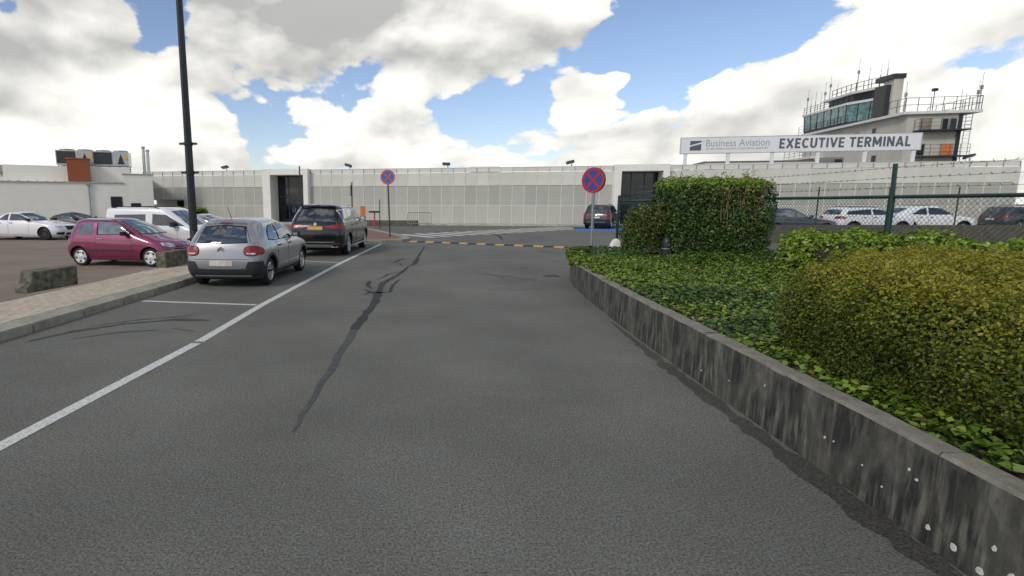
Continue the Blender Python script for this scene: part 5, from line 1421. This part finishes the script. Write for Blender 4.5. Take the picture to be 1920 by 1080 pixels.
ob = empty('orange_cabinet', (-3.75, 42.2, .12), 0, 'bright orange upright cabinet before the terminal wall', 'cabinet')
MB().bb(-.19, .19, -.12, .12, 0, 1.35).build('housing', 'orange_paint', ob, bevel=.03); MB().bb(-.2, .2, -.13, .13, 1.352, 1.38).build('lid', 'orange_paint', ob)
rp_ = empty('barrier_post', (-2.35, 35.0, .10), 0, 'thin red post carrying a flat black box', 'barrier post')
MB().cyl((0, 0, 0), (0, 0, 1.02), .045, n=10).build('post', mat('red_paint', (.42, .05, .04), .5), rp_, smooth=40); MB().bb(-.38, .38, -.08, .08, 1.021, 1.13).build('box', 'black_metal', rp_, bevel=.015)
for (loc, h, r, lab, fl) in (((-8.05, 39.5, 0), 4.35, .06, 'tall thin pole in front of the left entrance', False), ((-3.85, 35.5, .10), 2.95, .05, 'thin grey pole with a small edge-on sign behind the black SUV', True), ((-2.1, 36.6, 0), 1.95, .035, 'short thin grey pole beside the red post', False)):
    e = empty('pole', loc, 0, lab, 'pole'); MB().cyl((0, 0, 0), (0, 0, h), r, r * .85, 8).build('shaft', 'dark_metal', e, smooth=40)
    MB().cyl((0, 0, h), (0, 0, h + .03), r * 1.1, n=8).build('cap', 'black_metal', e)
    if fl: MB().bb(-.11, -.05, -.3, .3, h - .85, h - .15).build('plate', 'galv', e)

# garden light, painted stones
bl = empty('garden_light', (5.28, 11.0, .38), 0, 'short black dome-topped garden light in the ivy', 'garden light')
MB().lathe((0, 0, 0), (0, 0, 1), [(0, 0), (.10, 0), (.10, .42), (.088, .425)], 20).build('body', 'black_metal', bl, smooth=40)
MB().lathe((0, 0, .427), (0, 0, 1), [(.088, 0), (.105, .005), (.105, .10), (.09, .17), (.055, .22), (0, .24)], 20).build('dome', 'black_metal', bl, smooth=60)
MB().lathe((0, 0, .40), (0, 0, 1), [(.104, 0), (.104, .022)], 20).build('lens_ring', 'galv', bl)
MB().bb(-.015, .02, -.112, -.1, .47, .50).build('badge', 'galv', bl)


def stone(name, loc, size, mt, label, seed, sq=2.0):
    bm = bmesh.new(); bmesh.ops.create_icosphere(bm, subdivisions=3, radius=1); rs = random.Random(seed); ph = [rs.uniform(0, 6) for _ in range(6)]
    for v in bm.verts:
        c_ = v.co; k = 1 + .08 * math.sin(3 * c_.x + ph[0]) * math.sin(2.5 * c_.y + ph[1]) + .06 * math.sin(5 * c_.z + ph[2])
        p = Vector([math.copysign(abs(q) ** (2 / sq), q) for q in c_]) * k; v.co = Vector((p.x * size[0], p.y * size[1], max(p.z, -.7) * size[2]))
    me = bpy.data.meshes.new(name); bm.to_mesh(me); bm.free(); me.materials.append(MATS[mt]); me.polygons.foreach_set('use_smooth', [True] * len(me.polygons))
    o = bpy.data.objects.new(name, me); col.objects.link(o); o.location = loc; tag(o, label, 'stone'); return o


mat('white_stone', (.62, .61, .57), .7, var=.2, scale=5); mat('brown_stone', (.16, .125, .105), .9, var=.3, scale=5)
stone('boulder', (6.0, 15.6, .28), (.26, .24, .38), 'white_stone', 'white painted boulder at the foot of the left hedge', 4)
stone('boulder', (6.42, 15.5, .40), (.24, .3, .58), 'brown_stone', 'upright brown stone beside the white boulder', 9, 3.2)

# ------------------------------------------------------------------ wire fence
mat('fence_green', (.010, .045, .034), .45, .1, var=.3, scale=9); mat('wire_green', (.03, .055, .045), .5, .3); mat('wire_grey', (.12, .125, .12), .5, .5)
fe = empty('wire_fence', (7.2, 8.0, .3), 0, 'dark green chain-link fence with barbed wire behind the garden bed', 'fence')
FX = lambda Y: 7.12 + .012 * (Y - 8) if Y < 18 else 7.24
posts = [1.0, 4.5, 8.0, 11.6, 15.2, 17.6]
def fp(Y, z): return (FX(Y) - 7.2, Y - 8.0, z - .3)
for Y in posts:
    b = MB(); b.cyl(fp(Y, -.02), fp(Y, 1.82), .042, n=10); b.cyl(fp(Y, 1.82), fp(Y + .02, 2.28), .03, n=8); b.build('post', 'fence_green', fe, smooth=40)
MB().tube([fp(Y, 1.80) for Y in (1.0, 4.5, 8, 11.6, 15.2, 17.6)], .026, 8).build('top_rail', 'fence_green', fe)
MB().tube([fp(Y, .42) for Y in (1.0, 4.5, 8, 11.6, 15.2, 17.6)], .008, 5).build('tension_wire', 'wire_green', fe)
for z in (1.94, 2.08, 2.23):
    m = MB(); pts = []
    for k in range(len(posts) - 1):
        for j in range(9):
            t = j / 9; Y = posts[k] + (posts[k + 1] - posts[k]) * t; pts.append(fp(Y, z - .018 * math.sin(math.pi * t)))
    m.tube(pts, .0035, 4)
    Y = 1.2
    while Y < 17.5:
        x_, y_, z_ = fp(Y, z)
        for q in range(2):
            d = Vector((random.uniform(-1, 1), random.uniform(-.4, .4), random.uniform(-1, 1))).normalized() * .022
            m.cyl((x_ - d.x, y_ - d.y, z_ - d.z - .008), (x_ + d.x, y_ + d.y, z_ + d.z - .008), .003, n=3, cap=False)
        Y += .13
    m.build('barbed_wire', 'wire_grey', fe)
# diamond mesh: two families of slanting wires
m = MB(); z0, z1, pit = .42, 1.78, .075; hgt_ = z1 - z0
for fam in (1, -1):
    s = 1.0 - (hgt_ if fam > 0 else 0)
    while s < 17.6 + (hgt_ if fam < 0 else 0):
        a, b = s, s + fam * hgt_; za, zb = z0, z1
        for lim, up_l in ((1.0, False), (17.6, True)):
            pass
        ta, tb_ = 0.0, 1.0
        lo_, hi_ = 1.0, 17.6
        d = b - a
        t_lo, t_hi = (lo_ - a) / d, (hi_ - a) / d
        t0_, t1_ = max(0, min(t_lo, t_hi)), min(1, max(t_lo, t_hi))
        if t1_ > t0_:
            m.cyl(fp(a + d * t0_, z0 + hgt_ * t0_), fp(a + d * t1_, z0 + hgt_ * t1_), .0026, n=3, cap=False)
        s += pit
tag(m.build('chain_link_mesh', 'wire_green', fe), kind='stuff')

gt = empty('fence_gate', (6.4, 16.6, 0), 0, 'green mesh gate panel left of the tall hedge by the right entrance', 'gate')
for x in (.0, .95): MB().cyl((x, 0, 0), (x, 0, 2.05 if x else 1.95), .04, n=10).build('post', 'fence_green', gt, smooth=40)
for z in (.15, 1.78): MB().cyl((.04, 0, z), (.91, 0, z), .024, n=8).build('rail', 'fence_green', gt)
m = MB()
for i in range(15): m.cyl((.07 + i * .058, 0, .15), (.07 + i * .058, 0, 1.78), .004, n=4, cap=False)
for i in range(20): m.cyl((.04, 0, .2 + i * .08), (.91, 0, .2 + i * .08), .003, n=4, cap=False)
tag(m.build('gate_mesh', 'wire_green', gt), kind='stuff')

# low wall of the yard beyond, with its own slimmer fence
lw = empty('yard_wall', (19, 23.6, 0), 0, 'low brown concrete wall of the yard beyond the wire fence', 'wall')
mat('yard_concrete', (.13, .115, .09), .92, color2=(.075, .068, .055), scale=3, bump=.4, lo=.3, hi=.7)
for i in range(12):
    x = -6.5 + i * 1.6; b = MB(); b.bb(x + .006, x + 1.594, 0, .2, -.1, .77 + random.uniform(-.004, .004)); b.build('wall_panel', 'yard_concrete', lw, bevel=.01)
fe2 = empty('yard_fence', (19, 23.75, .76), 0, 'slim grey post and wire fence standing on the low yard wall', 'fence')
for x in (-5.0, -1.1, 2.0, 5.05, 8.1): MB().cyl((x, 0, -.01), (x, 0, 1.66), .028, n=8).build('post', 'wire_green', fe2)
for z in (.9, 1.25, 1.58): MB().tube([(x, 0, z) for x in (-5.0, -1.1, 2.0, 5.05, 8.1)], .005, 4).build('wire', 'wire_grey', fe2)

# ------------------------------------------------------------------ planting
def bumps(p, amp, freq, seed):
    rs = np.random.default_rng(seed); o = np.zeros(len(p))
    for k in range(7):
        d = rs.normal(size=3); d /= np.linalg.norm(d); f = freq * (1 + .55 * k); o += np.sin(p @ d * f + rs.uniform(0, 6.3)) / (1 + .45 * k)
    return o * amp


def rbox(p, c, h, r, rz):
    q = p - np.array(c); cs_, sn_ = math.cos(-rz), math.sin(-rz)
    q = np.stack([q[:, 0] * cs_ - q[:, 1] * sn_, q[:, 0] * sn_ + q[:, 1] * cs_, q[:, 2]], 1)
    d = np.abs(q) - (np.array(h) - r)
    return np.linalg.norm(np.maximum(d, 0), axis=1) + np.minimum(d.max(1), 0) - r


def leaves(name, parent, origin, mats_, sdf, lo, hi, n, size, depth, up=.35, jit=.75, slim=.55, seed=1, matpick=None, keep=None):
    """leaf blades scattered through the outer layer of a mass given by a distance function"""
    rs = np.random.default_rng(seed); lo, hi = np.array(lo), np.array(hi); P, Nn = [], []; got = 0
    while got < n:
        p = rs.uniform(lo, hi, (120000, 3)); d = sdf(p); t = -d / depth
        k = (d < .0) & (t < 1) & (rs.uniform(size=len(p)) < (1 - .55 * np.clip(t, 0, 1)))
        if keep is not None: k &= keep(p)
        p = p[k]
        if not len(p): continue
        e = .01; g = np.stack([sdf(p + np.array(v)) - sdf(p - np.array(v)) for v in ((e, 0, 0), (0, e, 0), (0, 0, e))], 1); g /= (np.linalg.norm(g, axis=1, keepdims=True) + 1e-6)
        P.append(p); Nn.append(g); got += len(p)
    P = np.concatenate(P)[:n]; G = np.concatenate(Nn)[:n]
    nrm_ = G + rs.normal(size=P.shape) * jit + np.array([0, 0, up]); nrm_ /= np.linalg.norm(nrm_, axis=1, keepdims=True)
    t = rs.normal(size=P.shape) + G * .5; t -= nrm_ * (t * nrm_).sum(1, keepdims=True); t /= np.linalg.norm(t, axis=1, keepdims=True)
    s = np.cross(nrm_, t); L_ = (size * rs.uniform(.6, 1.35, len(P)))[:, None]; Wd = L_ * slim
    P = P - np.array(origin)
    a = P - t * L_ * .5; b = P + s * Wd * .5 + nrm_ * L_ * .10 - t * L_ * .05; c_ = P + t * L_ * .5 - nrm_ * L_ * .10; d_ = P - s * Wd * .5 + nrm_ * L_ * .10 - t * L_ * .05
    co = np.stack([a, b, c_, d_], 1).reshape(-1, 3); q = np.arange(4 * len(P)).reshape(-1, 4)
    me = fast_mesh(name, co, q, mats_)
    if matpick is not None: me.polygons.foreach_set('material_index', matpick(P + np.array(origin), rs).astype(np.int32))
    o = bpy.data.objects.new(name, me); col.objects.link(o); o.parent = parent
    return o


def twigs(parent, pts, mt='twig', name='branches'):
    m = MB()
    for a, b, r in pts: m.cyl(a, b, r, r * .5, 5, cap=False)
    return tag(m.build(name, mt, parent), kind='stuff')


def core_mesh(parent, c, h, rz, mt='twig', name='inner_twigs', amp=.05):
    """the mass of bare inner twigs that stops one looking right through"""
    bm = bmesh.new(); bmesh.ops.create_cube(bm, size=2); bmesh.ops.subdivide_edges(bm, edges=bm.edges, cuts=7, use_grid_fill=True)
    for v in bm.verts:
        q = Vector([math.copysign(min(abs(x), 1) ** 1.0, x) for x in v.co]); l = (abs(q.x) ** 6 + abs(q.y) ** 6 + abs(q.z) ** 6) ** (1 / 6); q /= l
        v.co = Vector((q.x * h[0], q.y * h[1], q.z * h[2])) * random.uniform(1 - amp, 1 + amp)
    me = bpy.data.meshes.new(name); bm.to_mesh(me); bm.free(); me.materials.append(MATS[mt])
    o = bpy.data.objects.new(name, me); col.objects.link(o); o.parent = parent; o.location = c; o.rotation_euler.z = rz
    return o


mat('twig', (.055, .042, .028), .95, var=.5, scale=30, bump=.8, bscale=60)
mat('twig_pale', (.20, .15, .09), .9, var=.4, scale=20)
leafmat('ivy_leaf', [(.055, .10, .014), (.10, .165, .02), (.15, .23, .028), (.21, .30, .04), (.28, .36, .06)], .45, .22)
leafmat('ivy_leaf_deep', [(.03, .07, .014), (.055, .115, .02), (.085, .16, .028), (.12, .20, .038)], .42, .18)
leafmat('dry_leaf', [(.16, .085, .03), (.22, .12, .05), (.12, .07, .03)], .7, .1)
leafmat('cotoneaster_leaf', [(.045, .078, .012), (.08, .115, .014), (.12, .15, .018), (.25, .26, .026), (.36, .325, .04), (.40, .29, .06)], .5, .3, (.32, .84, .48, 2.4))
leafmat('laurel_leaf', [(.022, .055, .012), (.038, .085, .016), (.06, .12, .02), (.10, .17, .03)], .4, .18)
leafmat('shoot_leaf', [(.14, .25, .025), (.20, .32, .04), (.27, .38, .06)], .45, .35)
leafmat('beech_leaf', [(.045, .08, .014), (.085, .12, .022), (.15, .16, .035), (.20, .13, .05)], .5, .2)
leafmat('lime_leaf', [(.12, .21, .018), (.19, .30, .028), (.27, .38, .04), (.34, .43, .07)], .42, .3)

# ivy ground cover: fills the bed, spilling towards the wall top
BEDP = np.array(bed)
def in_poly(p, poly):
    x, y = p[:, 0], p[:, 1]; ins = np.zeros(len(p), bool); n = len(poly); j = n - 1
    for i in range(n):
        xi, yi = poly[i]; xj, yj = poly[j]
        c_ = ((yi > y) != (yj > y)) & (x < (xj - xi) * (y - yi) / (yj - yi + 1e-12) + xi); ins ^= c_; j = i
    return ins
def ivy_h(p):
    x, y = p[:, 0], p[:, 1]; w0 = np.interp(y, [q[1] for q in WALL[:9]], [q[0] for q in WALL[:9]]) + .2
    e = np.clip((x - w0) / .55, 0, 1); far_ = np.clip((y - 6.0) / 4.5, 0, 1)
    base = .46 + (.06 + .13 * far_) * e ** .7 + .03 * far_
    return base + bumps(np.stack([x, y, 0 * x], 1), .022, 4.5, 3) + .05 * np.clip((x - 5.2), 0, 2)
iv_poly = [(2.80, .5), (2.87, 3.5), (3.04, 6.0), (3.36, 9.5), (3.55, 11.2), (3.68, 12.0), (4.1, 12.75), (4.9, 13.12), (7.25, 13.5), (7.15, 8), (7.1, .5)]
def ivy_sdf(p): return p[:, 2] - ivy_h(p)
iv = empty('ivy_bed', (4, 7, .4)); tag(iv, 'glossy green ivy covering the bed behind the low wall', kind='stuff')
def ivy_keep(p): return in_poly(p, iv_poly) & ~((rbox(p, (4.95, 3.2, .7), (1.5, 2.0, .5), .1, 0) < -.15))
def ivy_pick(p, rs):
    v = bumps(p, .5, 1.6, 8) + rs.uniform(-.5, .5, len(p)); o = np.where(v > .1, 1, 0); o[rs.uniform(size=len(p)) < .03] = 2; return o
leaves('ivy_leaves', iv, (4, 7, .4), ['ivy_leaf', 'ivy_leaf_deep', 'dry_leaf'], ivy_sdf, (2.7, .5, .38), (7.4, 13.6, 1.0), 75000, .048, .13, 1.0, .75, .85, 5, ivy_pick, ivy_keep)
# ivy hanging over the far end and along the wall head
def spill_sdf(p):
    w0 = np.interp(p[:, 1], [q[1] for q in WALL[:10]], [q[0] for q in WALL[:10]]); f = np.clip((p[:, 1] - 8.3) / 3.5, 0, 1)
    dx = np.abs(p[:, 0] - (w0 + .12)) - (.04 + .12 * f); dz = np.abs(p[:, 2] - (.53 + .03 * f)) - (.03 + .09 * f)
    return np.maximum(dx, dz) + bumps(p, .03, 9, 2) + .05 * (1 - f)
leaves('ivy_fringe', iv, (4, 7, .4), ['ivy_leaf', 'ivy_leaf_deep', 'dry_leaf'], spill_sdf, (2.9, 7.6, .3), (4.4, 12.9, .9), 9000, .05, .15, .6, .8, .85, 6, ivy_pick)

# the big cotoneaster mass at the right
SH = [((4.92, 2.3, .64), (1.86, 1.75, .56), .42, 0.0), ((4.90, 4.30, .66), (1.42, 1.25, .54), .42, .62), ((5.95, 5.6, .62), (1.05, 1.2, .50), .40, .2)]
def sh_sdf(p):
    d = np.min([rbox(p, *s) for s in SH], axis=0)
    return d + bumps(p, .055, 4.2, 4) + bumps(p, .026, 12, 5)
shb = empty('cotoneaster_shrub', (4.9, 3.5, .4), 0, 'broad golden-green clipped shrub mass spreading over the wall at the right', 'shrub')
leaves('foliage', shb, (4.9, 3.5, .4), ['cotoneaster_leaf'], sh_sdf, (2.9, .4, .35), (7.3, 7.2, 1.5), 400000, .0235, .22, .45, .8, .62, 7, None, lambda p: (p[:, 1] > 1.1) & (p[:, 2] > .42))
for i, (c_, h, r_, z_) in enumerate(SH):
    core_mesh(shb, (c_[0] - 4.9, c_[1] - 3.5, c_[2] - .4 - .03), tuple(x - .28 for x in h), z_)
tw = []
for k in range(60):
    c_, h, r_, z_ = SH[k % 3]; a = random.uniform(0, 6.3); p = Vector((c_[0] - 4.9, c_[1] - 3.5, 0)) + Vector((random.uniform(-.6, .6) * h[0], random.uniform(-.6, .6) * h[1], .05))
    q = p + Vector((math.cos(a) * h[0] * .55, math.sin(a) * h[1] * .55, h[2] * random.uniform(.5, 1.1))); tw.append((p, q, .006))
twigs(shb, tw)

# tall clipped hedge block and its lower neighbour
H1 = ((6.32, 11.35, 1.28), (1.02, .62, .93), .16, -.05)
def h1_sdf(p): return rbox(p, *H1) + bumps(p, .022, 6, 11) + bumps(p, .014, 17, 12)
hd = empty('laurel_hedge', (6.3, 11.35, .38), 0, 'tall square-clipped hedge block with bright top shoots', 'hedge')
def h1_pick(p, rs):
    s = (p[:, 2] + rs.normal(size=len(p)) * .07 > 2.04).astype(int); b_ = (bumps(p, .5, 2.4, 31) + rs.uniform(-.4, .4, len(p)) > .62) & (p[:, 2] > 1.5); s[b_ & (s == 0)] = 2; return s
leaves('foliage', hd, (6.3, 11.35, .38), ['laurel_leaf', 'shoot_leaf', 'beech_leaf'], h1_sdf, (5.1, 10.5, .35), (7.5, 12.2, 2.5), 26000, .058, .17, .25, .7, .6, 12, h1_pick)
core_mesh(hd, (.02, 0, .88), (.86, .46, .78), -.05)
tw = []
for k in range(26):
    x = random.uniform(-.1, .85); z = random.uniform(.7, 1.2); tw.append(((x, -.57, z), (x + random.uniform(-.12, .12), -.60, z + random.uniform(.35, .6)), .011))
for k in range(12):
    x = random.uniform(-.9, .9); tw.append(((x, random.uniform(-.4, .3), 1.7), (x + random.uniform(-.05, .05), random.uniform(-.4, .3), 1.92 + random.uniform(.02, .12)), .006))
twigs(hd, tw, 'twig_pale')
for i in range(4): MB().cyl((-.6 + i * .4, 0, -.05), (-.6 + i * .4, 0, .3), .03, n=6).build('stem', 'twig', hd)
tip = lambda p: np.min([np.linalg.norm((p - np.array([6.3 + x, 11.35 + y, 2.26])) / np.array([.07, .07, .13]), axis=1) - 1 for x, y in ((-.52, -.3), (.12, -.2), (.62, -.4), (.75, .1), (-.15, .2), (.40, -.45))], axis=0) * .07
tag(leaves('young_shoots', hd, (6.3, 11.35, .38), ['shoot_leaf'], tip, (5.3, 10.7, 2.1), (7.3, 12, 2.45), 150, .045, .08, .3, .8, .5, 13), kind='stuff')

H2 = ((5.22, 11.75, .98), (.44, .55, .66), .2, 0)
def h2_sdf(p): return rbox(p, *H2) + bumps(p, .03, 7, 21) + bumps(p, .015, 18, 22)
h2 = empty('beech_hedge', (5.2, 11.75, .38), 0, 'lower brownish green hedge left of the tall hedge block', 'hedge')
def h2_pick(p, rs): return np.where(rs.uniform(size=len(p)) + .5 * (p[:, 2] - 1.1) > .62, 1, 0) + ((p[:, 2] > 1.55) & (rs.uniform(size=len(p)) > .5)).astype(int) * 0
leaves('foliage', h2, (5.2, 11.75, .38), ['laurel_leaf', 'beech_leaf'], h2_sdf, (4.6, 11.0, .35), (5.9, 12.5, 1.8), 12000, .052, .18, .3, .75, .62, 22, h2_pick)
core_mesh(h2, (.02, 0, .58), (.30, .40, .50), 0)
for i in range(3): MB().cyl((-.2 + i * .2, 0, -.05), (-.2 + i * .2, 0, .3), .022, n=6).build('stem', 'twig', h2)

# bright low hedge along the fence
H3 = ((6.72, 6.4, .82), (.36, 3.0, .44), .22, .02)
def h3_sdf(p): return rbox(p, *H3) + bumps(p, .04, 5, 41) + bumps(p, .02, 13, 42)
h3 = empty('lime_hedge', (6.7, 6.4, .38), 0, 'bright lime-green leafy hedge running along the foot of the wire fence', 'hedge')
leaves('foliage', h3, (6.7, 6.4, .38), ['lime_leaf', 'ivy_leaf'], h3_sdf, (6.2, 3.2, .35), (7.3, 9.6, 1.5), 22000, .065, .16, .6, .75, .65, 43, lambda p, rs: (rs.uniform(size=len(p)) > .78).astype(int))
core_mesh(h3, (.02, 0, .40), (.24, 2.85, .34), .02)
for i in range(7): MB().cyl((0, -2.6 + i * .86, -.05), (0, -2.6 + i * .86, .3), .02, n=6).build('stem', 'twig', h3)

# flat-topped bush by the wing
H4 = ((-17.0, 41.0, 1.08), (1.3, .8, .32), .28, -.1)
def h4_sdf(p): return rbox(p, *H4) + bumps(p, .05, 4, 51)
h4 = empty('flat_bush', (-17.0, 41.0, -.2), 0, 'flat-topped green bush in front of the terminal beside the lamp post', 'bush')
leaves('foliage', h4, (-17.0, 41.0, -.2), ['lime_leaf', 'laurel_leaf'], h4_sdf, (-18.6, 40, .6), (-15.4, 42, 1.6), 4500, .13, .3, .3, .7, .6, 52, lambda p, rs: (p[:, 2] + rs.normal(size=len(p)) * .1 < 1.2).astype(int))
core_mesh(h4, (0, 0, 1.22), (1.05, .55, .2), -.1)
for i in range(3): MB().cyl((-.6 + i * .6, 0, 0), (-.6 + i * .5, 0, 1.1), .05, n=6).build('stem', 'twig', h4)
